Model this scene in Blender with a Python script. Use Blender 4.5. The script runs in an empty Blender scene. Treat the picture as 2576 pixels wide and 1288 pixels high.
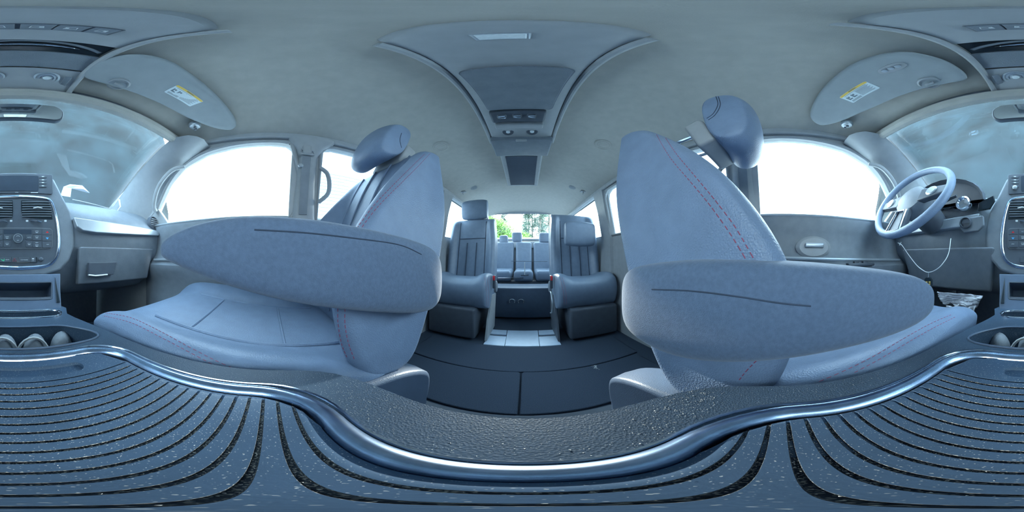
import bpy, bmesh, math, random
from mathutils import Vector, Matrix
from mathutils.bvhtree import BVHTree
from math import sin, cos, tan, pi, radians, atan2, sqrt
random.seed(7)
scene = bpy.context.scene
col = scene.collection

# ------------------------------------------------------------------ camera
# Interior of a people carrier. +Y = towards the tailgate, +X = driver side, Z = up, metres.
CAMP = Vector((0.016, 0.0, 0.62))
YAW = 4.5
cam = bpy.data.cameras.new('panorama_camera')
cam.type = 'PANO'
for holder in (cam, getattr(cam, 'cycles', None)):
    try: holder.panorama_type = 'EQUIRECTANGULAR'
    except Exception: pass
cam.clip_start = 0.005
cam.clip_end = 200
camo = bpy.data.objects.new('panorama_camera', cam)
camo.location = CAMP
camo.rotation_euler = (pi/2, 0, radians(YAW))
col.objects.link(camo)
scene.camera = camo

# ------------------------------------------------------------------ world / light / exposure
scene.view_settings.view_transform = 'Standard'
scene.view_settings.look = 'None'
scene.view_settings.exposure = 1.15
scene.view_settings.gamma = 1
scene.view_settings.use_curve_mapping = False
SUN_AZ, SUN_EL = radians(-2.5), radians(17)
SUND = Vector((sin(SUN_AZ)*cos(SUN_EL), cos(SUN_AZ)*cos(SUN_EL), sin(SUN_EL)))
world = bpy.data.worlds.new('sky'); scene.world = world
world.use_nodes = True
wn = world.node_tree; wn.nodes.clear()
wo = wn.nodes.new('ShaderNodeOutputWorld'); bg = wn.nodes.new('ShaderNodeBackground')
tc = wn.nodes.new('ShaderNodeTexCoord')
sep = wn.nodes.new('ShaderNodeSeparateXYZ'); wn.links.new(tc.outputs['Generated'], sep.inputs[0])
rmp = wn.nodes.new('ShaderNodeValToRGB')
rmp.color_ramp.elements[0].position = 0.0; rmp.color_ramp.elements[0].color = (.80, .92, 1.0, 1)
rmp.color_ramp.elements[1].position = 0.7; rmp.color_ramp.elements[1].color = (.62, .82, 1.0, 1)
wn.links.new(sep.outputs['Z'], rmp.inputs[0])
dot = wn.nodes.new('ShaderNodeVectorMath'); dot.operation = 'DOT_PRODUCT'
nrm = wn.nodes.new('ShaderNodeVectorMath'); nrm.operation = 'NORMALIZE'
wn.links.new(tc.outputs['Generated'], nrm.inputs[0]); wn.links.new(nrm.outputs[0], dot.inputs[0])
dot.inputs[1].default_value = SUND
pw = wn.nodes.new('ShaderNodeMath'); pw.operation = 'POWER'; pw.inputs[1].default_value = 500
mx = wn.nodes.new('ShaderNodeMath'); mx.operation = 'MAXIMUM'; mx.inputs[1].default_value = 0
wn.links.new(dot.outputs['Value'], mx.inputs[0]); wn.links.new(mx.outputs[0], pw.inputs[0])
ml = wn.nodes.new('ShaderNodeMath'); ml.operation = 'MULTIPLY_ADD'
ml.inputs[1].default_value = 20; ml.inputs[2].default_value = 6.5
wn.links.new(pw.outputs[0], ml.inputs[0])
wn.links.new(rmp.outputs[0], bg.inputs['Color']); wn.links.new(ml.outputs[0], bg.inputs['Strength'])
wn.links.new(bg.outputs[0], wo.inputs[0])

sun = bpy.data.lights.new('sun', 'SUN'); sun.energy = 5.0; sun.angle = radians(1.2); sun.color = (1, .96, .9)
suno = bpy.data.objects.new('sun', sun); suno.rotation_euler = SUND.to_track_quat('Z', 'Y').to_euler()
col.objects.link(suno)

# daylight portals in the window openings guide the sky light (they emit nothing themselves)
def portal(name, loc, sx, sy, rot):
    l = bpy.data.lights.new(name, 'AREA'); l.shape = 'RECTANGLE'; l.size = sx; l.size_y = sy
    try: l.cycles.is_portal = True
    except Exception: return
    o = bpy.data.objects.new(name, l); o.location = loc; o.rotation_euler = rot; col.objects.link(o)

for sgn in (-1, 1):
    r = (0, sgn*pi/2, 0)
    portal('window_portal', (sgn*.73, -.25, .98), .46, .8, r)
    portal('window_portal', (sgn*.73, .68, .98), .46, 1.0, r)
    portal('window_portal', (sgn*.73, 1.78, .98), .46, 1.05, r)
portal('window_portal', (0, 2.72, 1.1), 1.2, .5, (-pi/2, 0, 0))

# ------------------------------------------------------------------ photo ray helpers
def ray(u, v):
    az = radians((u-1288)*360/2576-YAW); el = radians((644-v)*180/1288)
    return Vector((sin(az)*cos(el), cos(az)*cos(el), sin(el)))
def P(u, v, x=None, y=None, z=None):
    d = ray(u, v)
    if x is not None: t = (x-CAMP.x)/d.x
    elif y is not None: t = (y-CAMP.y)/d.y
    else: t = (z-CAMP.z)/d.z
    return CAMP + d*t
def PP(u, v, o, n):
    d = ray(u, v)
    return CAMP + d*((o-CAMP).dot(n)/d.dot(n))
def zc(x, y):                       # underside of the headliner
    f = (max(0, -y)/.42)**1.6; g = (max(0, y-1.7)/.65)**2
    C = 1.325-.13*f-.055*g; S = 1.19-.015*f
    return C-(C-S)*min(1.2, abs(x)/.62)**3
def PC(u, v, off=0.0):
    d = ray(u, v); lo, hi = 0.0, 4.0
    for i in range(50):
        m = (lo+hi)/2; p = CAMP+d*m
        if p.z > zc(p.x, p.y)-off: hi = m
        else: lo = m
    return CAMP+d*lo
def gx(z): return .70-.2*(z-.78)    # glass plane lateral distance at height z
def PS(u, v, off=0.0):              # side glass plane
    d = ray(u, v); s = 1 if d.x > 0 else -1
    a = s*(.70-off)+s*.2*.78        # x + s*.2*z = s*(.70-off) + s*.2*.78
    t = (a-CAMP.x-s*.2*CAMP.z)/(d.x+s*.2*d.z)
    return CAMP+d*t

# ------------------------------------------------------------------ materials
MATS = {}
def mat(name, c, rough=.5, metal=0, noise=.12, nscale=30, bump=0, bscale=400, spec=.5, kind='noise', speck=0, speckcol=(.6, .62, .6), coat=0, sheen=0):
    if name in MATS: return MATS[name]
    m = bpy.data.materials.new(name); m.use_nodes = True; nt = m.node_tree; N = nt.nodes; L = nt.links
    b = N['Principled BSDF']; b.inputs['Roughness'].default_value = rough; b.inputs['Metallic'].default_value = metal
    b.inputs['Specular IOR Level'].default_value = spec
    if coat: b.inputs['Coat Weight'].default_value = coat; b.inputs['Coat Roughness'].default_value = .08
    if sheen: b.inputs['Sheen Weight'].default_value = sheen; b.inputs['Sheen Roughness'].default_value = .5
    t = N.new('ShaderNodeTexCoord')
    n = N.new('ShaderNodeTexNoise'); n.inputs['Scale'].default_value = nscale; n.inputs['Detail'].default_value = 4
    L.new(t.outputs['Object'], n.inputs['Vector'])
    r = N.new('ShaderNodeValToRGB'); e = r.color_ramp.elements
    e[0].position = .3; e[1].position = .7
    e[0].color = tuple(x*(1-noise) for x in c)+(1,); e[1].color = tuple(min(1, x*(1+noise)) for x in c)+(1,)
    L.new(n.outputs['Fac'], r.inputs[0]); out = r.outputs[0]
    if speck:
        v = N.new('ShaderNodeTexNoise'); v.inputs['Scale'].default_value = 900; v.inputs['Detail'].default_value = 1
        L.new(t.outputs['Object'], v.inputs['Vector'])
        r2 = N.new('ShaderNodeValToRGB'); r2.color_ramp.elements[0].position = .75-speck*.1; r2.color_ramp.elements[1].position = .80-speck*.1
        L.new(v.outputs['Fac'], r2.inputs[0])
        n3 = N.new('ShaderNodeTexNoise'); n3.inputs['Scale'].default_value = 14; L.new(t.outputs['Object'], n3.inputs['Vector'])
        mm = N.new('ShaderNodeMath'); mm.operation = 'MULTIPLY'; L.new(r2.outputs[0], mm.inputs[0]); L.new(n3.outputs['Fac'], mm.inputs[1])
        mxr = N.new('ShaderNodeMixRGB'); mxr.inputs[2].default_value = tuple(speckcol)+(1,)
        L.new(mm.outputs[0], mxr.inputs[0]); L.new(out, mxr.inputs[1]); out = mxr.outputs[0]
    L.new(out, b.inputs['Base Color'])
    if bump:
        if kind == 'leather':
            v = N.new('ShaderNodeTexVoronoi'); v.feature = 'F1'; v.inputs['Scale'].default_value = bscale; L.new(t.outputs['Object'], v.inputs['Vector']); src = v.outputs['Distance']
        elif kind == 'cloth':
            w = N.new('ShaderNodeTexWave'); w.inputs['Scale'].default_value = bscale; w.inputs['Distortion'].default_value = 2; w.bands_direction = 'Z'
            L.new(t.outputs['Object'], w.inputs['Vector']); src = w.outputs['Fac']
        else:
            v = N.new('ShaderNodeTexNoise'); v.inputs['Scale'].default_value = bscale; v.inputs['Detail'].default_value = 2; L.new(t.outputs['Object'], v.inputs['Vector']); src = v.outputs['Fac']
        bp = N.new('ShaderNodeBump'); bp.inputs['Strength'].default_value = bump; bp.inputs['Distance'].default_value = .001
        L.new(src, bp.inputs['Height']); L.new(bp.outputs[0], b.inputs['Normal'])
    MATS[name] = m; return m
HEAD = mat('headliner_fabric', (.44, .425, .39), .9, bump=.25, bscale=700, noise=.05, sheen=.2)
LEATHER = mat('leather', (.21, .28, .40), .42, bump=.55, bscale=420, kind='leather', noise=.06)
LEATHER2 = mat('rear_leather', (.21, .27, .36), .42, bump=.3, bscale=300, kind='leather', noise=.06)
CLOTH = mat('armrest_cloth', (.125, .175, .265), .8, bump=.5, bscale=900, noise=.12, nscale=200, sheen=.3)
PLAS = mat('grained_plastic', (.20, .225, .26), .48, bump=.35, bscale=500, kind='leather', noise=.08)
PLASD = mat('dark_plastic', (.085, .10, .125), .45, bump=.2, bscale=500, noise=.08)
PLASG = mat('grey_trim_plastic', (.36, .375, .39), .5, bump=.15, bscale=600, noise=.05)
CONS = mat('console_plastic', (.036, .062, .10), .5, spec=.35, bump=.28, bscale=620, kind='leather', noise=.15, nscale=12, speck=.6)
LIDM = mat('ribbed_lid_plastic', (.045, .082, .14), .38, spec=.35, bump=.1, bscale=600, noise=.16, nscale=14, speck=.7)
GROOVE = mat('dusty_groove', (.022, .032, .048), .9, noise=.5, nscale=300, speck=2.0, speckcol=(.45, .44, .40))
CHROME = mat('chrome', (.62, .68, .76), .12, 1, noise=.1, nscale=60)
CHROMED = mat('smudged_chrome', (.36, .47, .64), .27, 1, noise=.25, nscale=40)
SILVER = mat('satin_silver', (.46, .50, .54), .38, .55, noise=.03)
BLACKG = mat('gloss_black', (.02, .03, .04), .12, noise=.05)
SCREEN = mat('screen_glass', (.05, .065, .09), .2, noise=.05)
CARPET = mat('carpet', (.045, .064, .098), .95, bump=1.0, bscale=900, noise=.5, nscale=500, speck=.3, speckcol=(.3, .34, .4))
WHITE = mat('white_print', (.75, .78, .8), .6, noise=.02)
REDP = mat('red_plastic', (.75, .04, .05), .4, noise=.05)
REDT = mat('red_thread', (.42, .09, .15), .7, noise=.2, nscale=900)
GREYT = mat('grey_thread', (.3, .3, .33), .7, noise=.2)
BLUEP = mat('blue_print', (.1, .45, .8), .5, noise=.02)
GREENP = mat('green_print', (.1, .55, .3), .5, noise=.02)
YELL = mat('yellow_print', (.85, .58, .13), .6, noise=.03)
PAPER = mat('sticker_paper', (.72, .80, .82), .6, noise=.02)
INK = mat('grey_ink', (.18, .22, .25), .7, noise=.1)
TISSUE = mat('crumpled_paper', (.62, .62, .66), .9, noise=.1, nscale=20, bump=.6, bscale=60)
CORD = mat('white_cord', (.8, .82, .82), .7, noise=.05)
MIRR = mat('mirror_glass', (.8, .84, .86), .03, 1, noise=.0)
DARKW = mat('dark_teal_backdrop', (.007, .014, .018), .95, noise=.6, nscale=2)
SIDING = mat('white_siding', (.55, .58, .60), .8, noise=.05)
BARK = mat('bark', (.10, .085, .07), .9, noise=.3, nscale=10)
LEAFG = mat('green_leaves', (.16, .30, .06), .7, noise=.3, nscale=4)
LEAFD = mat('pine_needles', (.055, .10, .07), .8, noise=.3, nscale=4)
BOUNCE = mat('pale_bounce_ground', (.52, .54, .54), .95, noise=.3, nscale=6)  # ground made pale to bounce daylight up onto the headliner
LENS = mat('lamp_lens', (.75, .8, .82), .15, noise=.08, nscale=200, spec=.8)
PLATE = mat('floor_plate_plastic', (.55, .66, .80), .3, noise=.04)
VISM = mat('visor_fabric', (.34, .37, .385), .9, bump=.2, bscale=700, noise=.04)
SEAM = mat('dark_seam', (.055, .075, .115), .8)  # dark blue grey of the seams and rear piping
COVER = mat('recliner_plastic', (.085, .12, .18), .45, bump=.25, bscale=600, kind='leather', noise=.06)
DUST = mat('crumb', (.62, .62, .58), .9, noise=.2)

def glass(name, tint, rough=0.0, ior=1.5, k=1.0):
    m = bpy.data.materials.new(name); m.use_nodes = True; nt = m.node_tree; nt.nodes.clear(); N = nt.nodes; L = nt.links
    o = N.new('ShaderNodeOutputMaterial'); mixs = N.new('ShaderNodeMixShader')
    tr = N.new('ShaderNodeBsdfTransparent'); tr.inputs[0].default_value = tint+(1,)
    gl = N.new('ShaderNodeBsdfGlossy'); gl.inputs['Roughness'].default_value = rough
    ge = N.new('ShaderNodeNewGeometry'); dt = N.new('ShaderNodeVectorMath'); dt.operation = 'DOT_PRODUCT'
    L.new(ge.outputs['Incoming'], dt.inputs[0]); L.new(ge.outputs['Normal'], dt.inputs[1])
    def mth(op, a, b=None):
        q = N.new('ShaderNodeMath'); q.operation = op
        for i, z in enumerate((a, b)):
            if z is None: continue
            if isinstance(z, (int, float)): q.inputs[i].default_value = z
            else: L.new(z, q.inputs[i])
        return q.outputs[0]
    f0 = ((ior-1)/(ior+1))**2
    w5 = mth('POWER', mth('SUBTRACT', 1.0, mth('ABSOLUTE', dt.outputs['Value'])), 5.0)
    L.new(mth('MINIMUM', mth('MULTIPLY', mth('ADD', mth('MULTIPLY', w5, 1-f0), f0), k), .9), mixs.inputs[0])
    L.new(tr.outputs[0], mixs.inputs[1]); L.new(gl.outputs[0], mixs.inputs[2]); L.new(mixs.outputs[0], o.inputs[0])
    return m
GLASS = glass('side_glass', (.92, .96, .95))
GLASSP = glass('privacy_glass', (.70, .76, .78))
GLASSW = glass('windshield_glass', (.84, .93, .96), ior=1.52, k=1.1)

# ------------------------------------------------------------------ mesh helpers
class G:
    def __init__(s): s.v = []; s.f = []
    def add(s, vs, fs):
        n = len(s.v); s.v += [Vector(p) for p in vs]; s.f += [tuple(i+n for i in f) for f in fs]; return s
    def box(s, c, size, R=None, b=0):
        bm = bmesh.new(); bmesh.ops.create_cube(bm, size=1)
        for v in bm.verts: v.co = Vector((v.co.x*size[0], v.co.y*size[1], v.co.z*size[2]))
        if b: bmesh.ops.bevel(bm, geom=bm.edges[:], offset=b, segments=3, affect='EDGES', profile=.5)
        for v in bm.verts:
            if R: v.co = R @ v.co
            v.co += Vector(c)
        bm.verts.index_update()
        s.add([v.co.copy() for v in bm.verts], [[v.index for v in f.verts] for f in bm.faces]); bm.free(); return s
    def tube(s, pts, r, n=8, closed=False, flat=None):
        pts = [Vector(p) for p in pts]; m = len(pts); rr = r if isinstance(r, (list, tuple)) else [r]*m
        base = len(s.v); up = None; rings = []
        for i in range(m):
            if closed: t = pts[(i+1) % m]-pts[i-1]
            else: t = pts[min(i+1, m-1)]-pts[max(i-1, 0)]
            t.normalize()
            if up is None:
                up = Vector((0, 0, 1)) if abs(t.z) < .9 else Vector((0, 1, 0))
            a = t.cross(up); a.normalize(); bvec = a.cross(t).normalized(); up = bvec
            ring = []
            for k in range(n):
                th = 2*pi*k/n
                if flat: ring.append(pts[i]+a*cos(th)*flat[0]+bvec*sin(th)*flat[1])
                else: ring.append(pts[i]+(a*cos(th)+bvec*sin(th))*rr[i])
            rings.append(ring)
        vs = [p for R in rings for p in R]; fs = []
        for i in range(m if closed else m-1):
            j = (i+1) % m
            for k in range(n):
                l = (k+1) % n; fs.append((i*n+k, i*n+l, j*n+l, j*n+k))
        if not closed: fs += [tuple(range(n))[::-1], tuple((m-1)*n+k for k in range(n))]
        return s.add(vs, fs)
    def lathe(s, o, axis, prof, n=24):   # prof: (radius, height) list
        ax = Vector(axis).normalized(); a = ax.orthogonal().normalized(); b = ax.cross(a)
        vs = []; fs = []; m = len(prof)
        for (r, h) in prof:
            for k in range(n):
                th = 2*pi*k/n; vs.append(Vector(o)+ax*h+(a*cos(th)+b*sin(th))*r)
        for i in range(m-1):
            for k in range(n):
                l = (k+1) % n; fs.append((i*n+k, i*n+l, (i+1)*n+l, (i+1)*n+k))
        fs += [tuple(range(n))[::-1], tuple((m-1)*n+k for k in range(n))]
        return s.add(vs, fs)
    def loft(s, rings, cap=True, closed=True):
        n = len(rings[0]); vs = [p for R in rings for p in R]; fs = []
        for i in range(len(rings)-1):
            for k in range(n if closed else n-1):
                l = (k+1) % n; fs.append((i*n+k, (i+1)*n+k, (i+1)*n+l, i*n+l))
        if cap and closed: fs += [tuple(range(n)), tuple((len(rings)-1)*n+k for k in range(n))[::-1]]
        return s.add(vs, fs)
    def slab(s, pts, nrm, t0, t1):
        nrm = Vector(nrm).normalized(); n = len(pts)
        vs = [Vector(p)+nrm*t0 for p in pts]+[Vector(p)+nrm*t1 for p in pts]
        fs = [tuple(range(n))[::-1], tuple(range(n, 2*n))]+[(k, (k+1) % n, n+(k+1) % n, n+k) for k in range(n)]
        return s.add(vs, fs)
def finish(me, smooth=35):
    bm = bmesh.new(); bm.from_mesh(me); bmesh.ops.remove_doubles(bm, verts=bm.verts[:], dist=1e-6)
    bmesh.ops.recalc_face_normals(bm, faces=bm.faces[:]); bm.to_mesh(me); bm.free()
    for p in me.polygons: p.use_smooth = bool(smooth)
    if smooth: me.set_sharp_from_angle(angle=radians(smooth))
def mk(name, g, m, parent=None, bevel=0, sub=0, smooth=35, bang=30, solid=0, seg=3):
    me = bpy.data.meshes.new(name); me.from_pydata([tuple(p) for p in g.v], [], g.f); me.update()
    finish(me, 180 if sub else smooth)
    o = bpy.data.objects.new(name, me); col.objects.link(o)
    for mm in (m if isinstance(m, (list, tuple)) else [m]): me.materials.append(mm)
    if parent: o.parent = parent
    if solid:
        d = o.modifiers.new('s', 'SOLIDIFY'); d.thickness = solid; d.offset = 0
    if sub:
        d = o.modifiers.new('u', 'SUBSURF'); d.levels = sub; d.render_levels = sub
    if bevel:
        d = o.modifiers.new('b', 'BEVEL'); d.width = bevel; d.segments = seg; d.limit_method = 'ANGLE'; d.angle_limit = radians(bang); d.harden_normals = True
    return o
def bake(o):                       # apply modifiers
    dg = bpy.context.evaluated_depsgraph_get(); dg.update()
    me = bpy.data.meshes.new_from_object(o.evaluated_get(dg)); o.modifiers.clear(); old = o.data; o.data = me
    bpy.data.meshes.remove(old); return o
def cut(o, cutters):               # boolean-subtract each G from o
    tmp = []
    for g in cutters:
        c = mk('cutter', g, PLASD, smooth=0); c.matrix_world = Matrix(); tmp.append(c)
        d = o.modifiers.new('c', 'BOOLEAN'); d.operation = 'DIFFERENCE'; d.object = c; d.solver = 'EXACT'
    bake(o)
    for c in tmp:
        me = c.data; bpy.data.objects.remove(c); bpy.data.meshes.remove(me)
    o.data.set_sharp_from_angle(angle=radians(35))
    return o
def thing(name, label, cat, loc=(0, 0, 0), group=None):
    o = bpy.data.objects.new(name, None); o.empty_display_size = .05; col.objects.link(o)
    o['label'] = label; o['category'] = cat
    if group: o['group'] = group
    o.location = (0, 0, 0)
    return o
def tag(o, label, cat, group=None):
    o['label'] = label; o['category'] = cat
    if group: o['group'] = group
    return o
def struct(o): o['kind'] = 'structure'; return o
def text(s, name, c, R, U, size, m, parent, lift=.0006, align='CENTER', ext=.0002):
    cu = bpy.data.curves.new(name, 'FONT'); cu.body = s; cu.size = size; cu.align_x = align; cu.align_y = 'CENTER'; cu.extrude = ext
    t = bpy.data.objects.new(name, cu); col.objects.link(t)
    bpy.context.view_layer.update(); dg = bpy.context.evaluated_depsgraph_get()
    me = bpy.data.meshes.new_from_object(t.evaluated_get(dg)); bpy.data.objects.remove(t)
    R = Vector(R).normalized(); U = Vector(U); U = (U-R*U.dot(R)).normalized(); Nn = R.cross(U)
    M = Matrix((R, U, Nn)).transposed().to_4x4(); M.translation = Vector(c)+Nn*lift
    me.transform(M); me.materials.clear(); me.materials.append(m)
    o = bpy.data.objects.new(name, me); col.objects.link(o); o.parent = parent; return o
def rrect(u0, v0, u1, v1, r, n=4):   # rounded rectangle outline (2d)
    ru = min(r, abs(u1-u0)/2-1e-6); rv = min(r, abs(v1-v0)/2-1e-6); out = []
    for (cx, cy, a0) in ((u1-ru, v0+rv, -90), (u1-ru, v1-rv, 0), (u0+ru, v1-rv, 90), (u0+ru, v0+rv, 180)):
        for k in range(n+1):
            a = radians(a0+90*k/n); out.append((cx+ru*cos(a), cy+rv*sin(a)))
    return out
def cr(pts, n=6, closed=False):    # catmull-rom smoothing
    pts = [Vector(p) for p in pts]; m = len(pts); out = []
    for i in range(m if closed else m-1):
        if closed: a, b, c, d = pts[i-1], pts[i], pts[(i+1) % m], pts[(i+2) % m]
        else: a, b, c, d = pts[max(i-1, 0)], pts[i], pts[i+1], pts[min(i+2, m-1)]
        for k in range(n):
            t = k/n; out.append(.5*((2*b)+(c-a)*t+(2*a-5*b+4*c-d)*t*t+(3*b-a-3*c+d)*t**3))
    if not closed: out.append(pts[-1])
    return out
def bvh(o):
    dg = bpy.context.evaluated_depsgraph_get(); dg.update(); ev = o.evaluated_get(dg); me = ev.to_mesh()
    t = BVHTree.FromPolygons([o.matrix_world @ v.co for v in me.vertices], [tuple(p.vertices) for p in me.polygons]); ev.to_mesh_clear(); return t
def drape(tree, pix, lift=.0008, n=10, flat=False):
    pts2 = cr([(u, v, 0) for u, v in pix], n); out = []
    for p in pts2:
        h = tree.ray_cast(CAMP, ray(p.x, p.y))
        if h[0] is not None:
            nn = h[1] if h[1].dot(ray(p.x, p.y)) < 0 else -h[1]
            out.append(h[0]+nn*lift)
    return out
def dashes(g, pts, on=.005, off=.0028, r=.0007):
    # thread stitches along a polyline
    acc = 0; cur = []; d = True
    L = [pts[0]]
    for a, b in zip(pts, pts[1:]):
        if (b-a).length > .04: continue
        k = max(1, int((b-a).length/.0012))
        L += [a.lerp(b, (i+1)/k) for i in range(k)]
    seg = [L[0]]; s = 0
    for a, b in zip(L, L[1:]):
        if (b-a).length > .02: seg = [b]; s = 0; continue
        s += (b-a).length
        if d: seg.append(b)
        if d and s > on:
            if len(seg) > 1: g.tube([seg[0], seg[-1]], r, 4)
            s = 0; d = False
        elif not d and s > off: d = True; s = 0; seg = [b]
    return g

# ================================================================== BODY SHELL
def bodyslab(side):
    out = [(-1.3, 0), (-1.3, .88), (-.46, 1.19), (2.38, 1.19), (2.68, .92), (2.68, 0)]
    g = G().slab([(0, y, z) for y, z in out], (1, 0, 0), -.02, .02)
    g.v = [Vector((v.x+side*.72, v.y, v.z)) for v in g.v]
    fw = [(-.62, .795), (-.56, .89), (-.47, 1.01), (-.38, 1.085), (-.26, 1.135), (-.12, 1.155), (.0, 1.160), (.07, 1.155), (.095, 1.135), (.085, .775)]
    sw = [(.215, .785), (.215, 1.12), (.235, 1.15), (.27, 1.16), (1.08, 1.16), (1.13, 1.14), (1.15, 1.10), (1.15, .79)]
    qw = [(1.30, .80), (1.30, 1.14), (1.34, 1.17), (2.15, 1.17), (2.24, 1.12), (2.36, .82)]
    cs = [G().slab([(side*.72, y, z) for y, z in w], (1, 0, 0), -.1, .1) for w in (fw, sw, qw)]
    o = mk('wall_left' if side > 0 else 'wall_right', g, PLASG, smooth=0)
    cut(o, cs)
    bm = bmesh.new(); bm.from_mesh(o.data)
    bmesh.ops.bisect_plane(bm, geom=bm.verts[:]+bm.edges[:]+bm.faces[:], plane_co=(0, 0, .78), plane_no=(0, 0, 1))
    for v in bm.verts:
        if v.co.z > .78: v.co.x -= side*.2*(v.co.z-.78)
    bm.to_mesh(o.data); bm.free()
    struct(o)
    return (fw, sw, qw)
wins = bodyslab(-1); bodyslab(1)
def sidept(side, y, z, off=0): return Vector((side*(.72-off-(.2*(z-.78) if z > .78 else 0)), y, z))
wn_i = 2
for side in (-1, 1):
    for k, w in enumerate(wins):
        pts = [sidept(side, y, z, -.004) for y, z in w]
        c = sum(pts, Vector())/len(pts); pts = [c+(p-c)*1.012 for p in pts]
        o = mk('window_%d' % wn_i, G().slab(pts, (side, 0, .2), 0, .004), GLASS if k == 0 else GLASSP, smooth=0); struct(o); wn_i += 1
        # rubber/plastic frame lip around the opening
        if k < 2:
            q = [sidept(side, y, z, .022) for y, z in w]
            o = mk('trim_%d' % (wn_i-1), G().tube(cr(q, 4, True) if k == 0 else q, .010, 8, closed=True), PLASG); struct(o)

# floor, headliner
g = G()
g.slab([(-.72, -1.3, 0), (.72, -1.3, 0), (.72, 2.68, 0), (-.72, 2.68, 0)], (0, 0, 1), -.03, 0)
struct(mk('floor', g, CARPET, smooth=0))
xs = [-.62+.62*2*i/48 for i in range(49)]; ys = [-.36+i*(2.38+.36)/60 for i in range(61)]
g = G(); n = len(xs); vs = [(x, y, zc(x, y)) for y in ys for x in xs]
fs = [(j*n+i, j*n+i+1, (j+1)*n+i+1, (j+1)*n+i) for j in range(60) for i in range(48)]
g.add(vs, fs)
ceil = mk('ceiling', g, HEAD, smooth=180)
d = ceil.modifiers.new('s', 'SOLIDIFY'); d.thickness = .02; d.offset = -1 if sum(p.normal.z for p in ceil.data.polygons) < 0 else 1
bpy.context.view_layer.update()
struct(ceil)
# cove trims joining headliner and sides (outer skin so no daylight leaks)
for side in (-1, 1):
    g = G().slab([(side*.60, -.50, 1.172), (side*.60, 2.42, 1.172), (side*.66, 2.42, 1.172), (side*.66, -.50, 1.172)], (0, 0, 1), 0, .05)
    struct(mk('trim_%d' % (20+side), g, PLASG, bevel=.01))
# roof skin above
g = G().slab([(-.66, -.365, 1.36), (.66, -.365, 1.36), (.66, 2.45, 1.36), (-.66, 2.45, 1.36)], (0, 0, 1), 0, .02)
for side in (-1, 1):
    g.slab([(side*.66, -.365, 1.17), (side*.66, 2.45, 1.17), (side*.66, 2.45, 1.38), (side*.66, -.365, 1.38)], (1, 0, 0), -.01, .01)
g.slab([(-.66, -.365, 1.19), (.66, -.365, 1.19), (.66, -.365, 1.38), (-.66, -.365, 1.38)], (0, 1, 0), -.01, .01)
g.slab([(-.66, 2.44, 1.275), (.66, 2.44, 1.275), (.66, 2.44, 1.38), (-.66, 2.44, 1.38)], (0, 1, 0), -.01, .01)
struct(mk('trim_1', g, PLASD, smooth=0))

# windshield
W0, W1, W2, W3 = Vector((-.50, -.345, 1.185)), Vector((.50, -.345, 1.185)), Vector((.72, -1.22, .90)), Vector((-.72, -1.22, .90))
wnrm = (W1-W0).cross(W3-W0).normalized()
g = G(); nx, ny = 16, 12
for j in range(ny+1):
    for i in range(nx+1):
        s = i/nx; t = j/ny; p = W0.lerp(W3, t).lerp(W1.lerp(W2, t), s); p = p+Vector((0, -.05, .03))*sin(pi*s)*(.3+.7*t); g.v.append(p)
for j in range(ny):
    for i in range(nx): a = j*(nx+1)+i; g.f.append((a, a+1, a+nx+2, a+nx+1))
struct(mk('window_1', g, GLASSW, smooth=180, solid=.005))
# windshield header and A pillars
g = G().tube([(x, -.35-.012*(1-(x/.56)**2), 1.178) for x in [-.56+.07*i for i in range(17)]], .022, 10)
struct(mk('trim_2', g, HEAD))
for side in (-1, 1):
    inner = cr([(side*.50, -.345, 1.17), (side*.565, -.62, 1.075), (side*.635, -.90, .985), (side*.70, -1.22, .89)], 5)
    outer = cr([(side*.615, -.24, 1.155), (side*.65, -.44, 1.04), (side*.675, -.58, .88), (side*.70, -.66, .78)], 5)
    rings = []
    for a, b in zip(inner, outer):
        m = (a+b)/2+Vector((-side*.03, .035, 0)); e = Vector((side*.05, -.05, .03))
        rings.append([a, a.lerp(m, .6)+Vector((-side*.008, .01, 0)), m, b.lerp(m, .6)+Vector((-side*.008, .01, 0)), b, b+e, (a+b)/2+e, a+e])
    struct(mk('trim_%d' % (4+side), G().loft(rings), PLASG, smooth=60))
# B pillars (with the wide flared top), C pillars
for side in (-1, 1):
    rings = []
    for z, y0, y1, off in ((.05, .10, .26, .035), (.5, .10, .24, .04), (.80, .10, .205, .045), (.95, .112, .20, .045), (1.08, .12, .20, .045), (1.13, .10, .225, .048), (1.165, .075, .265, .05), (1.185, .072, .272, .045)):
        a = [sidept(side, y0, z, .0), sidept(side, y0+.004, z, off-.012), sidept(side, y0+.018, z, off), sidept(side, (y0+y1)/2, z, off+.006), sidept(side, y1-.018, z, off), sidept(side, y1-.004, z, off-.012), sidept(side, y1, z, .0)]
        rings.append(a)
    struct(mk('trim_%d' % (7+side), G().loft(rings), PLASG, smooth=60))
    rings = []
    for z, y0, y1, off in ((.05, 1.12, 1.34, .03), (.5, 1.12, 1.34, .04), (.8, 1.13, 1.32, .04), (1.0, 1.14, 1.31, .04), (1.18, 1.13, 1.33, .04)):
        rings.append([sidept(side, y0, z), sidept(side, y0+.02, z, off), sidept(side, y1-.02, z, off), sidept(side, y1, z)])
    struct(mk('trim_%d' % (10+side), G().loft(rings), PLASG, smooth=60))
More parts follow.
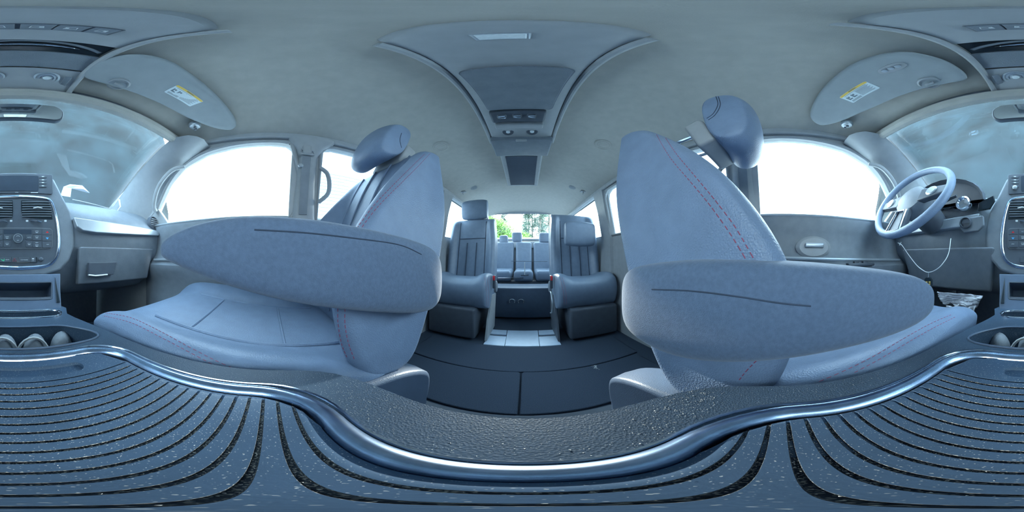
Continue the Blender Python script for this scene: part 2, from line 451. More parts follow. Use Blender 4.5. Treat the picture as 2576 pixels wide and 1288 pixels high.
# tailgate
Tt, Tb = Vector((0, 2.37, 1.265)), Vector((0, 2.66, .90))
nt_ = Vector((0, Tb.z-Tt.z, -(Tb.y-Tt.y))).normalized()
def tg(x, t, o=0): return Tt.lerp(Tb, t)+Vector((x, 0, 0))+nt_*o
g = G().slab([tg(-.68, -.25), tg(.68, -.25), tg(.72, 1.1), (.72, 2.70, 0), (-.72, 2.70, 0), tg(-.72, 1.1)][:3]+[tg(-.72, 1.1)], nt_, -.02, .02)
hole = [tg(x, t) for x, t in ((-.50, .03), (-.53, .10), (-.575, .93), (-.56, .97), (.56, .97), (.575, .93), (.53, .10), (.50, .03))]
o = mk('wall_rear', g, PLASG, smooth=0); cut(o, [G().slab(hole, nt_, -.1, .1)]); struct(o)
g = G().slab([(-.72, 2.70, 0), (.72, 2.70, 0), (.72, 2.70, .9), (-.72, 2.70, .9)], (0, 1, 0), -.03, .02)
g.box((0, 2.63, .80), (1.3, .06, .11), b=.012)
struct(mk('trim_30', g, PLASG, smooth=30))
struct(mk('window_8', G().slab([tg(x*1.02, t) for x, t in ((-.53, .0), (-.575, .99), (.575, .99), (.53, .0))], nt_, .012, .016), GLASS, smooth=0))
# firewall
g = G().slab([(-.74, -1.3, -.02), (.74, -1.3, -.02), (.74, -1.26, .9), (-.74, -1.26, .9)], (0, 1, 0), -.02, .02)
struct(mk('wall_front', g, PLAS, smooth=0))

# doors (inner panels)
for side in (-1, 1):
    d = bpy.data.objects.new('door_1' if side > 0 else 'door_2', None); col.objects.link(d); struct(d)
    prof = [(.0, .05), (.02, .06), (.035, .20), (.04, .40), (.035, .50), (.075, .545), (.080, .575), (.055, .60), (.030, .64), (.03, .72), (.045, .765), (.035, .79), (.0, .80)]
    rings = [[Vector((side*(.70-a*k), y, z)) for a, z in prof] for y, k in ((-.66, .3), (-.62, .8), (-.5, 1), (-.2, 1), (0, 1), (.08, .9), (.10, .5))]
    mk('door_panel', G().loft(rings), PLAS, d, smooth=50)
    mk('window_sill_strip', G().tube([(side*.665, y, .787) for y in (-.6, -.4, -.2, 0, .08)], .006, 8), SILVER, d)
    mk('door_accent_strip', G().tube(cr([(side*.632, -.55, .60), (side*.622, -.3, .605), (side*.622, -.05, .612), (side*.63, .07, .615)], 4), .006, 8), SILVER, d)
    h = mk('handle_recess', G().lathe((side*.655, -.13, .655), (side, 0, 0), [(.001, -.014), (.036, -.012), (.045, 0), (.045, .02)], 24), PLASG, d)
    for v in h.data.vertices: v.co.y = -.13+(v.co.y+.13)*1.6
    h2 = mk('door_handle', G().box((side*.634, -.13, .662), (.012, .075, .018), b=.005), SILVER, d)
    mk('window_switches', G().box((side*.62, -.32, .585), (.04, .12, .012), b=.004).box((side*.62, -.30, .592), (.02, .02, .012), b=.003).box((side*.62, -.34, .592), (.02, .02, .012), b=.003), PLASD, d)
    # lower corner mirror patch
    mk('mirror_corner_cover', G().slab([sidept(side, -.64, .795, .03), sidept(side, -.50, .795, .03), sidept(side, -.585, .93, .03)], (side, 0, .2), 0, .02), PLASG, d, bevel=.004)

# grab handles on the pillars
for side in (-1, 1):
    nm = 'passenger' if side < 0 else 'driver'
    o = mk('grab_handle', G().tube(cr([sidept(side, .215, 1.03, .035), sidept(side, .240, 1.0, .05), sidept(side, .252, .95, .055), sidept(side, .248, .90, .055), sidept(side, .215, .865, .035)], 5), .010, 10), PLASG)
    tag(o, 'curved grab handle on the rear edge of the %s side door pillar' % nm, 'grab handle')
    b = [sidept(side, -.36, 1.065, .045), sidept(side, -.42, 1.05, .065), sidept(side, -.50, .985, .07), sidept(side, -.555, .90, .06), sidept(side, -.56, .865, .045)]
    o = mk('pillar_handle', G().tube(cr(b, 5), .011, 10), PLASG)
    tag(o, 'slim grab handle on the windscreen pillar of the %s side' % nm, 'grab handle')
    # seat belt on B pillar
    t = thing('seat_belt', 'grey seat belt running down the %s side door pillar' % nm, 'seat belt')
    mk('webbing', G().slab([sidept(side, .13, 1.07, .056), sidept(side, .165, 1.07, .056), sidept(side, .160, .80, .056), sidept(side, .125, .80, .056)], (1, 0, 0), -.001, .001), PLAS, t)
    mk('guide_loop', G().tube([sidept(side, .12, 1.075, .064), sidept(side, .175, 1.075, .064), sidept(side, .17, 1.095, .064), sidept(side, .125, 1.095, .064)], .005, 8, closed=True), PLASG, t)
    mk('height_adjuster', G().box(sidept(side, .147, 1.10, .058), (.02, .035, .05), b=.006), PLASG, t)
    mk('anchor_cap', G().lathe(sidept(side, .125, 1.02, .055), (-side, 0, 0), [(.011, 0), (.011, .004), (.007, .007), (.001, .007)]), SILVER, t)

# ================================================================== CENTRE CONSOLE
ZC = .47
con = thing('center_console', 'dusty dark centre console between the two front seats with a ribbed lid', 'console')
half = [(.0, .097), (.06, .095), (.105, .088), (.14, .068), (.158, .035), (.163, -.02), (.163, -.12), (.153, -.24), (.135, -.32), (.117, -.385), (.117, -.47)]
outl = [(x, y) for x, y in half]+[(-x, y) for x, y in half[::-1][:-1]]
outl = [(p.x, p.y) for p in cr([(x, y, 0) for x, y in outl], 2, True)]
g = G().slab([(x, y, 0) for x, y in outl], (0, 0, 1), .02, ZC)
body = mk('console_body', g, CONS, con, smooth=0)
well = [(-.06, -.318), (.06, -.318), (.10, -.297), (.125, -.262), (.118, -.238), (.06, -.232), (-.06, -.232), (-.118, -.238), (-.125, -.262), (-.10, -.297)]
wellp = cr([(x, y, ZC) for x, y in well], 4, True)
tray = [(p[0], p[1], ZC) for p in rrect(-.105, -.425, .105, -.372, .03)]
ringc = []
for x, y in rrect(-.122, -.207, .122, .036, .05, 8): ringc.append(Vector((x, y, ZC)))
lidcut = [Vector((p.x*.97, -.0855+(p.y+.0855)*.97, ZC)) for p in ringc]
cut(body, [G().slab(wellp, (0, 0, 1), -.075, .1), G().slab(tray, (0, 0, 1), -.03, .1), G().slab(lidcut, (0, 0, 1), -.012, .1)])
bv = body.modifiers.new('b', 'BEVEL'); bv.width = .007; bv.segments = 3; bv.limit_method = 'ANGLE'; bv.angle_limit = radians(40); bv.harden_normals = True
# chrome surround
sec = []
m = len(ringc)
def ringloft(c, w, h, z):
    rings = []; m = len(c)
    for i in range(m):
        t = (c[(i+1) % m]-c[i-1]).normalized(); nn = Vector((t.y, -t.x, 0)); p = c[i]
        rings.append([p+nn*(-w)+Vector((0, 0, z-.006)), p+nn*(-w)+Vector((0, 0, z)), p+nn*(-w*.6)+Vector((0, 0, z+h*.6)), p+nn*(-w*.1)+Vector((0, 0, z+h)), p+nn*(w*.35)+Vector((0, 0, z+h*.9)), p+nn*(w*.8)+Vector((0, 0, z+h*.45)), p+nn*w+Vector((0, 0, z)), p+nn*w+Vector((0, 0, z-.006))])
    rings.append(rings[0]); return rings
mk('chrome_surround', G().loft(ringloft(ringc, .0085, .006, .0), cap=False), CHROMED, con, smooth=60)
mk('chrome_lip', G().tube([Vector((p.x*1.085, -.0855+(p.y+.0855)*1.085, ZC+.001)) for p in ringc], .0016, 6, closed=True), CHROME, con)
# ribbed lid: real grooves running across, one closed height-field mesh
g = G(); prof = [(-.198, 0.0), (-.190, .002), (-.186, .0025)]
g0 = -.1497
y = g0; grooves = []
while y < .018:
    grooves.append(y); y += .0104
for k in grooves: prof += [(k-.0013, .0025), (k-.0009, -.0002), (k+.0009, -.0002), (k+.0013, .0025)]
prof += [(.022, .0025), (.027, .0)]
xsn = [-.112, -.108, -.104]+[-.1+.0125*i for i in range(17)]+[.104, .108, .112]
def insetx(y, x):    # follow the rounded corners of the surround
    r = .044; yc0, yc1 = -.198+r, .027-r
    lim = .112
    if y < yc0: lim = .112-r+sqrt(max(0, r*r-(y-yc0)**2))
    if y > yc1: lim = .112-r+sqrt(max(0, r*r-(y-yc1)**2))
    return x*lim/.112
rings = []
for x in xsn:
    R = []
    for (yy, h) in prof:
        bow = .0022*(x/.11)**2
        hh = h if abs(x) < .107 or h > .001 else .0012
        if abs(x) > .111: hh = 0
        R.append(Vector((insetx(yy, x), yy+bow*0, ZC+hh)))
    R += [Vector((insetx(.027, x), .027, ZC-.01)), Vector((insetx(-.198, x), -.198, ZC-.01))]
    rings.append(R)
lid = mk('ribbed_lid', G().loft(rings), [LIDM, GROOVE], con, smooth=25)
for p in lid.data.polygons:
    if p.center.z < ZC+.0012 and abs(p.center.x) < .106 and p.center.z > ZC-.005 and -.15 < p.center.y < .02: p.material_index = 1
cut(lid, [G().slab([(x, y, ZC) for x, y in rrect(-.062, -.180, .050, -.160, .0095, 6)], (0, 0, 1), -.003, .02)])
# rim of tray, cup flaps
mk('tray_rim', G().tube(cr(tray, 1, True), .0032, 8, closed=True), CHROME, con)
mk('tray_mat', G().box((0, -.398, ZC-.027), (.20, .045, .004)), PLASD, con)
mk('cup_well_edge', G().tube([p+Vector((0, 0, .001)) for p in wellp[:60]], .0020, 6, closed=True), COVER, con)
for x in (-.078, -.026, .030, .088):
    g = G(); rings = []
    for i in range(9):
        a = pi*i/8; r = .023
        rings.append([Vector((x-r*cos(a)*cos(b), -.303+.020*sin(b)*sin(a)+.0, ZC-.048+.036*sin(a)*(1 if True else 0)*cos(b)+.0)) for b in [pi/2*k/6 for k in range(7)]])
    fl = G()
    for i in range(13):     # bulging tongue: half dome facing the rear
        for k in range(9):
            th = pi*i/12; ph = pi/2*k/8
            fl.v.append(Vector((x+.023*cos(th)*cos(ph)*1, -.308+.024*sin(ph), ZC-.055+.045*sin(th)*cos(ph)**.5)))
    for i in range(12):
        for k in range(8): a = i*9+k; fl.f.append((a, a+1, a+10, a+9))
    f = mk('cup_flap', fl, PLAS, con, smooth=180)
    mk('flap_slit', G().tube([(x, -.284, ZC-.052), (x+.002, -.286, ZC-.035), (x+.004, -.296, ZC-.018), (x+.005, -.307, ZC-.011)], .0006, 4), PLASD, f)
for x in (-.02, .035):
    s = -1 if x < 0 else 1
    mk('cup_divider', G().tube([(x+s*.03*cos(a)-0, -.29, ZC-.06+.05*sin(a)) for a in [pi*k/12 for k in range(13)]], .003, 6), PLASG, con)
# tower between console and dashboard with open cubby
FO = Vector((0, -.44, .47)); FU = Vector((0, -.06, .115)).normalized(); FN = Vector((0, .115, .06)).normalized()
def fp(x, t, o=0): return FO+Vector((x, 0, 0))+FU*t+FN*o
g = G().slab([fp(-.118, -.02), fp(.118, -.02), fp(.125, .06), fp(.132, .107), fp(-.132, .107), fp(-.125, .06)], FN, -.12, 0)
tw = mk('storage_tower', g, COVER, con, smooth=0)
cub = [PP(u, v, FO, FN) for u, v in rrect(-38, 710, 130, 752, 3)]
cut(tw, [G().slab(cub, FN, -.085, .05)])
bv = tw.modifiers.new('b', 'BEVEL'); bv.width = .008; bv.segments = 3; bv.limit_method = 'ANGLE'; bv.angle_limit = radians(50); bv.harden_normals = True
mk('cubby_frame', G().tube(cub, .0016, 6, closed=True), PLASD, con)
mk('cubby_lip', G().slab([PP(u, v, FO, FN) for u, v in ((-36, 746), (128, 746), (128, 750), (-36, 750))], FN, -.05, -.002), PLASD, con)
for s in (-1, 1):
    mk('tower_side_trim', G().slab([fp(s*.106, .015), fp(s*.117, .015), fp(s*.112, .095)], FN, -.003, .003), BLACKG, con, bevel=.001)

# ================================================================== DASHBOARD
dash = thing('dashboard', 'wide grey blue dashboard with a centre control stack and a satin silver strip', 'dashboard')
def dprof(k): return [(-.60+k, .735), (-.612+k, .785), (-.64, .835), (-.70, .878), (-.80, .895), (-1.0, .90), (-1.23, .905), (-1.23, .42), (-.80, .42), (-.68, .45), (-.645, .52), (-.615+k, .60), (-.60+k, .68)]
for s, nm in ((-1, 'passenger'), (1, 'driver')):
    rings = []
    for x, k in ((.10, -.02), (.17, -.01), (.24, 0), (.40, .015), (.55, .03), (.66, .045), (.70, .05)):
        pr = dprof(k)
        if s > 0:
            h = .07*math.exp(-((x-.41)/.16)**2)
            pr = [(y, z+(h if z > .87 and y > -.95 else 0)) for y, z in pr]
        rings.append([Vector((s*x, y, z)) for y, z in pr])
    mk('dash_pad', G().loft(rings), PLAS, dash, sub=2)
# silver strip across the passenger side
def yp(u, v, y): return P(u, v, y=y)
strip = [P(u, v, y=yy) for u, v, yy in ((183, 549, -.60), (240, 557, -.595), (300, 565, -.58), (350, 573, -.565), (398, 583, -.555), (396, 594, -.55), (340, 592, -.565), (290, 590, -.575), (240, 587, -.58), (206, 582, -.585), (192, 572, -.59))]
mk('silver_strip', G().slab(strip, (0, 1, .15), -.02, .012), SILVER, dash, bevel=.004)
strip = [Vector((.23, -.595, .785)), Vector((.68, -.545, .745)), Vector((.68, -.545, .72)), Vector((.25, -.59, .735))]
mk('silver_strip', G().slab(strip, (0, 1, .15), -.02, .012), SILVER, dash, bevel=.004)
# end vents
for s in (-1, 1):
    c = Vector((s*.655, -.575, .80))
    v = mk('air_vent', G().lathe(c, (0, 1, .2), [(.001, 0), (.030, 0), (.034, .010), (.038, .006), (.040, -.01)], 28), PLASD, dash)
    g = G()
    for k in range(-2, 3): g.box(c+Vector((0, .008, k*.011)), (.056-abs(k)*.006, .003, .002))
    mk('vent_slats', g, SILVER, v, smooth=0)
# glove box
gb = mk('glove_box', G().slab([(-.24, -.60, .655), (-.64, -.575, .655), (-.62, -.60, .50), (-.24, -.62, .50)], (0, 1, .2), -.02, .016), PLAS, dash, bevel=.008)
mk('latch_recess', G().slab([P(u, v, y=-.585) for u, v in ((222, 661), (292, 659), (284, 690), (222, 695))], (0, 1, 0), -.01, .006), PLASD, gb, bevel=.002)
mk('latch_lever', G().tube([P(u, v, y=-.575) for u, v in ((222, 692), (240, 694), (270, 691))], .004, 8), SILVER, gb)

# ---- centre stack
SO = Vector((0, -.60, .73)); SN = Vector((0, .992, .12)).normalized(); SR = Vector((-1, 0, 0)); SU = SN.cross(SR)*1
if SU.z < 0: SU = -SU
def sp(u, v, o=0): return PP(u, v, SO, SN)+SN*o
def mir(pts, c=46): return pts+[(2*c-u, v) for u, v in pts[::-1]]
def spl(name, pts, t0, t1, m, parent, bevel=0, smooth=35): return mk(name, G().slab([sp(u, v) for u, v in pts], SN, t0, t1), m, parent, bevel=bevel, smooth=smooth)
sur = mir([(46, 433), (90, 434), (124, 438), (138, 452), (158, 492), (180, 535), (189, 575), (188, 620), (176, 655), (152, 682), (110, 694), (46, 697)])
stack = spl('center_stack', sur, -.16, .0, PLAS, dash, bevel=.012)
pan = mir([(46, 496), (100, 499), (123, 505), (133, 522), (142, 562), (146, 610), (141, 643), (126, 662), (100, 670), (46, 673)])
spl('control_panel', pan, -.01, .003, PLASD, stack)
bz = cr([sp(u, v, .004) for u, v in pan], 3, True)
mk('chrome_bezel', G().tube(bz, .004, 8, closed=True), CHROME, stack)
mk('chrome_bezel', G().tube([p+(p-sp(46, 588, .004)).normalized()*.006-SN*.003 for p in bz], .003, 8, closed=True), CHROMED, stack)
# radio
rad = spl('radio', rrect(-40, 441, 132, 490, 5), 0, .006, PLASD, stack, .002)
spl('radio_screen', rrect(-7, 445, 96, 483, 3), .005, .0075, SCREEN, rad)
for u in (-22, 107):
    for k, v in enumerate((447, 455, 462, 470)):
        spl('radio_button', rrect(u-9, v-3, u+9, v+3, 1.5), .005, .0085, PLASD, rad, .0006)
        spl('button_mark', rrect(u-3, v-.8, u+3, v+.8, .4), .0085, .0087, WHITE, rad)
for u in (-22,):
    mk('volume_knob', G().lathe(sp(u, 475, .004), SN, [(.010, 0), (.009, .010), (.007, .011), (.001, .011)]), SILVER, rad)
text('MODE', 'mode_lettering', sp(42, 486, .0062), SR, SU, .0045, WHITE, rad)
spl('button_mark', rrect(77, 485.5, 95, 487, .4), .006, .0064, WHITE, rad)
# vents
for pts, tabu in ((((53, 505), (110, 508), (122, 511), (129, 530), (132, 553), (90, 551), (56, 547), (53, 530)), 94), (((32, 505), (-20, 507), (-32, 511), (-38, 530), (-40, 553), (0, 551), (32, 547), (33, 530)), -4)):
    v = spl('air_vent', pts, .0, .0045, BLACKG, stack, .001)
    g = G(); u0 = min(p[0] for p in pts); u1 = max(p[0] for p in pts)
    for k in range(7):
        vv = 509+k*6.0
        ins = 6-k*.6 if k < 6 else 4
        lo, hi = (u0+2, u1-ins) if tabu > 50 else (u0+ins, u1-2)
        g.slab([sp(lo, vv), sp(hi, vv), sp(hi, vv+1.6), sp(lo, vv+1.6)], SN, .004, .0075)
    mk('vent_slats', g, PLAS, v, smooth=0)
    mk('vent_tab', G().tube([sp(tabu-11, 526, .009), sp(tabu, 524.5, .011), sp(tabu+11, 526, .009)], .002, 6), SILVER, v)
# temperature sliders
for u in (5, 91):
    mk('slider', G().tube([sp(u-15, 556, .005), sp(u-4, 557.5, .008), sp(u+5, 557.5, .008), sp(u+13, 559.5, .005)], .0024, 8), CHROME, stack)
    for du, r in ((-23, .5), (23, .5)):
        spl('slider_mark', rrect(u+du-3, 554, u+du+3, 558.5, .8), .003, .0035, WHITE, stack)
# climate panel
cl = spl('climate_panel', rrect(-40, 576, 131, 626, 8), .002, .005, PLASD, stack, .001)
spl('climate_display', rrect(10, 579, 79, 590, 1), .005, .0056, SCREEN, cl)
mk('panel_outline', G().tube([sp(u, v, .0052) for u, v in rrect(-40, 576, 131, 626, 8)], .0005, 4, closed=True), PLASG, cl)
for (u0, v0, u1, v1) in ((106, 578, 129, 592), (106, 593.5, 129, 607), (106, 608.5, 128, 624), (82, 578, 103, 590), (82, 592, 103, 606), (82, 608, 103, 623), (64, 592, 81, 604), (64, 606, 81, 622), (9, 592, 27, 604), (9, 606, 27, 622),
                         (-38, 578, -15, 591), (-38, 592.5, -15, 606), (-38, 607.5, -15, 623), (-12, 578, 7, 590), (-12, 592, 7, 605), (-12, 607, 7, 622)):
    spl('climate_button', rrect(u0, v0, u1, v1, 1.5), .004, .0068, PLASD, cl, .0006)
k = mk('climate_knob', G().lathe(sp(45, 601, .004), SN, [(.0165, 0), (.0165, .007), (.015, .009), (.001, .009)], 36), PLASD, cl)
mk('knob_ring', G().tube([sp(45, 601, .012)+(SR*cos(a)+SU*sin(a))*.0162 for a in [2*pi*i/36 for i in range(36)]], .0010, 6, closed=True), SILVER, cl)
mk('knob_arc', G().tube([sp(45, 601, .0135)+(SR*cos(a)+SU*sin(a))*.0085 for a in [pi*(.25+.5*i/10) for i in range(11)]], .0007, 5), WHITE, cl)
text('OFF', 'off_lettering', sp(45, 607, .0133), SR, SU, .0042, WHITE, cl)
text('AUTO', 'auto_lettering', sp(73, 598.5, .0072), SR, SU, .0050, WHITE, cl)
text('A/C', 'ac_lettering', sp(-3, 584, .0072), SR, SU, .0050, WHITE, cl)
text('SYNC', 'sync_lettering', sp(-27, 615, .0072), SR, SU, .0042, WHITE, cl)
text('REAR', 'rear_lettering', sp(92, 611.5, .0072), SR, SU, .0042, WHITE, cl)
text('REAR', 'rear_lettering', sp(119, 616, .0072), SR, SU, .0040, WHITE, cl)
for u, sg in ((118, 1), (-27, 1)):
    spl('up_arrow', [(u-4, 587), (u+4, 587), (u, 582.5)], .0068, .0073, REDP, cl)
    spl('down_arrow', [(u-4, 598.5), (u+4, 598.5), (u, 603.5)], .0068, .0073, BLUEP, cl)
for u, v in ((92, 584), (92, 597), (92, 618), (73, 614), (18, 598), (18, 614), (-3, 598), (-3, 614)):
    g = G().tube([sp(u-4, v-1.5, .0072), sp(u+4, v-1.5, .0072), sp(u+2.5, v+1.5, .0072), sp(u-2.5, v+1.5, .0072)], .0005, 4, closed=True).slab([sp(u-3, v+2.3), sp(u+3, v+2.3), sp(u+3, v+3), sp(u-3, v+3)], SN, .0068, .0073)
    mk('button_icon', g, WHITE, cl, smooth=0)
# lower switch bar
sb = spl('switch_bar', rrect(-10, 647, 93, 661, 1.5), .002, .006, BLACKG, stack, .001)
for u0, u1 in ((-9, 28), (29, 45), (46, 75), (76, 89)):
    spl('switch', rrect(u0, 648, u1, 660, 1), .004, .0075, PLASD, sb, .0006)
text('econ', 'econ_lettering', sp(19, 653.5, .0079), SR, SU, .0068, WHITE, sb)
text('115V POWER', 'power_lettering', sp(60.5, 654.5, .0079), SR, SU, .0046, WHITE, sb)
spl('econ_leaf', [(1, 652), (5, 653), (9, 655), (11, 650), (12, 655), (10, 658), (5, 656)], .0075, .008, GREENP, sb)
mk('hazard_triangle', G().tube([sp(32, 657.5, .008), sp(41, 657.5, .008), sp(36.5, 650.5, .008)], .0008, 5, closed=True), REDP, sb)
text('OFF', 'off_lettering', sp(82.5, 656.5, .0079), SR, SU, .0035, WHITE, sb)
spl('switch_icon', rrect(80, 650, 85, 653, .6), .0075, .008, WHITE, sb)
mk('panel_socket', G().lathe(sp(103, 653, .002), SN, [(.008, 0), (.008, .004), (.005, .006), (.001, .006)]), PLASD, stack)

# ---- driver side: cluster, knee panel, column, ignition
cluster = mk('instrument_hood', G().loft([[Vector((.41+r*1.30*cos(a), y, .845+r*.85*sin(a))) for a in [pi*i/14 for i in range(15)]] for y, r in ((-.62, .150), (-.60, .155), (-.585, .150), (-.60, .142), (-.70, .135))]), PLASD, dash, smooth=60)
for x, r in ((.335, .050), (.47, .050), (.403, .032)):
    gg = mk('gauge', G().lathe((x, -.635, .875), (0, 1, 0), [(r, -.03), (r, .0), (r*.92, .006), (r*.86, 0), (.001, -.002)], 32), BLACKG, dash)
    mk('gauge_ring', G().tube([(x+r*cos(a), -.632, .875+r*sin(a)) for a in [2*pi*i/32 for i in range(32)]], .004, 6, closed=True), CHROME, gg)
kp = mk('knee_panel', G().slab([(.17, -.60, .65), (.62, -.57, .65), (.60, -.62, .47), (.20, -.64, .47)], (0, 1, .25), -.02, .02), PLAS, dash, bevel=.01)
c = P(2443, 562, y=-.57)
ig = mk('ignition_plate', G().slab([c+Vector((x, 0, z)) for x, z in ((.045, .018), (-.05, .026), (-.052, -.012), (-.03, -.032), (.03, -.036), (.048, -.02))], (0, 1, .1), -.01, .005), PLAS, dash, bevel=.004)
mk('ignition_socket', G().lathe(P(2430, 561, y=-.565), (0, 1, .1), [(.024, 0), (.024, .008), (.020, .010), (.018, -.002), (.001, -.004)], 32), PLASD, ig)
hc = P(2425, 513, y=-.585)
hl = mk('chrome_pod', G().lathe(hc, (0, 1, .15), [(.032, -.01), (.034, .006), (.030, .014), (.024, .012), (.022, .004), (.001, .002)], 36), CHROME, dash)
hv = mk('stack_side_vent', G().slab([P(u, v, y=-.60) for u, v in ((2462, 512), (2500, 492), (2503, 505), (2490, 526), (2460, 531))], (0, 1, 0), -.01, .006), BLACKG, dash, bevel=.003)

# steering wheel
SW = Vector((.445, -.435, .845)); swn = Vector((0, .88, .47)).normalized(); swr = Vector((1, 0, 0)); swu = swn.cross(swr).normalized()
if swu.z < 0: swu = -swu
st = thing('steering_wheel', 'leather steering wheel with chrome trimmed lower spoke on the driver side', 'steering wheel')
circ = lambda r, o=0, n=48: [SW+(swr*cos(2*pi*i/n)+swu*sin(2*pi*i/n))*r+swn*o for i in range(n)]
mk('rim', G().tube(circ(.172), .015, 12, closed=True), LEATHER, st, smooth=180)
hub = G().lathe(SW-swn*.02, swn, [(.075, -.03), (.078, 0), (.066, .022), (.04, .032), (.001, .035)], 32)
mk('hub', hub, PLAS, st)
for a in (0, pi):
    d1 = swr*cos(a)+swu*sin(a)
    mk('spoke', G().slab([SW+d1*.05+swu*.03, SW+d1*.175+swu*.018, SW+d1*.175-swu*.018, SW+d1*.05-swu*.035], swn, -.018, .006), PLASD, st, bevel=.005)
    b = SW+d1*.105
    mk('spoke_buttons', G().lathe(b, swn, [(.022, 0), (.022, .009), (.018, .012), (.001, .012)], 24), SILVER, st)
lo = [SW-swu*.06+swr*.03, SW-swu*.17+swr*.045, SW-swu*.178, SW-swu*.17-swr*.045, SW-swu*.06-swr*.03]
ls = mk('lower_spoke', G().slab(lo, swn, -.015, .006), PLASD, st, bevel=.004)
mk('spoke_chrome', G().tube([SW-swu*.075+swr*.022+swn*.009, SW-swu*.165+swr*.034+swn*.009, SW-swu*.165-swr*.034+swn*.009, SW-swu*.075-swr*.022+swn*.009], .006, 8, closed=True), CHROME, st)
cb = mk('column_cover', G().loft([[SW+swn*o+(swr*cos(2*pi*i/16)*1.1+swu*sin(2*pi*i/16))*r for i in range(16)] for o, r in ((-.035, .05), (-.06, .062), (-.17, .058))]), PLASD, dash, smooth=60)
for s in (-1, 1):
    mk('column_stalk', G().tube([SW-swn*.07+swr*s*.05, SW-swn*.06+swr*s*.12+swu*.01, SW-swn*.055+swr*s*.165+swu*.02], [.006, .008, .006], 8), PLASD, dash)

# cord with dark tag hanging below the column
cd = thing('key_cord', 'white knotted cord hanging in a loop below the steering wheel with a dark oval tag', 'cord')
yk = -.42
cp = [P(2258, 611, y=yk), P(2268, 616, y=yk), P(2285, 640, y=yk), P(2305, 666, y=yk), P(2322, 680, y=yk), P(2335, 685, y=yk), P(2352, 680, y=yk), P(2370, 665, y=yk), P(2386, 638, y=yk-.02), P(2392, 600, y=yk-.06)]
mk('cord', G().tube(cr(cp, 5), .0013, 6), CORD, cd)
mk('knot', G().lathe(P(2264, 616, y=yk), (1, 0, 1), [(.001, -.003), (.003, -.001), (.003, .002), (.001, .003)], 10).tube([P(2264, 616, y=yk), P(2267, 609, y=yk)], .0012, 6), CORD, cd)
tt = mk('oval_tag', G().slab([P(u, v, y=yk) for u, v in rrect(2326, 697, 2345, 724, 9, 6)], (0, 1, 0), -.003, .003), BLACKG, cd, bevel=.001)
for du in (-4.5, 3):
    for k in range(3):
        mk('tag_mark', G().slab([P(2335.5+du-2.2, 708+k*5, y=yk+.0035), P(2335.5+du+2.2, 708+k*5, y=yk+.0035), P(2335.5+du+2.2, 711+k*5, y=yk+.0035), P(2335.5+du-2.2, 711+k*5, y=yk+.0035)], (0, 1, 0), -.0002, .0004), YELL if k < 2 else WHITE, tt)
mk('tag_link', G().tube([P(2335.5, 685, y=yk), P(2335.5, 698, y=yk)], .0009, 6), SILVER, cd)

# crumpled paper tucked under the driver's side dash
def crumple(name, pix, yv, amp, label, cat, seed, n=15, lift=(0, 0, 0)):
    rnd = random.Random(seed)
    (a, b, c, d) = [P(u, v, y=yv) for u, v in pix]
    g = G()
    for j in range(n+1):
        for i in range(n+1):
            s = i/n; t = j/n
            p = a.lerp(b, s).lerp(d.lerp(c, s), t)
            p += Vector((rnd.uniform(-1, 1)*amp*.4, rnd.uniform(-1, 1)*amp+amp*1.5*sin(s*7+t*3), rnd.uniform(-1, 1)*amp*.4+(amp*1.2*sin(s*19+seed)*t)))
            g.v.append(p)
    for j in range(n):
        for i in range(n):
            k = j*(n+1)+i; g.f.append((k, k+1, k+n+2, k+n+1))
    o = mk(name, g, TISSUE, smooth=50, solid=.0015); tag(o, label, cat); return o
crumple('crumpled_paper', ((2358, 733), (2474, 744), (2456, 775), (2372, 764)), -.53, .004, 'large crumpled white paper sheet tucked under the driver side dashboard', 'paper', 3)
crumple('crumpled_paper', ((2382, 768), (2435, 774), (2424, 792), (2390, 788)), -.51, .004, 'smaller torn white paper scrap hanging below the large crumpled sheet', 'paper', 5, 9)
crumple('crumpled_paper', ((2436, 772), (2456, 770), (2446, 800), (2434, 800)), -.50, .003, 'twisted scrap of white paper at the console end of the crumpled sheet', 'paper', 8, 7)
# pale solid strips on the passenger dash top
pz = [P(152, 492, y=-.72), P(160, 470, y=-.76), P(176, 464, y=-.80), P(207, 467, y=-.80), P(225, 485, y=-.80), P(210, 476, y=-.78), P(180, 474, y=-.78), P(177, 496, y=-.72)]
o = mk('pale_folded_strip', G().slab(pz, (0, 1, .6), -.002, .001), TISSUE, smooth=0); tag(o, 'small folded white strip standing on the passenger dash top', 'paper')
o = mk('pale_edge_strip', G().tube([P(182, 502, y=-.69), P(240, 515, y=-.69), P(295, 531, y=-.69), P(303, 520, y=-.69), P(300, 503, y=-.72)], [.0025, .002, .002, .004, .006], 6), TISSUE); tag(o, 'thin bent white strip lying along the edge of the passenger dash top', 'paper')

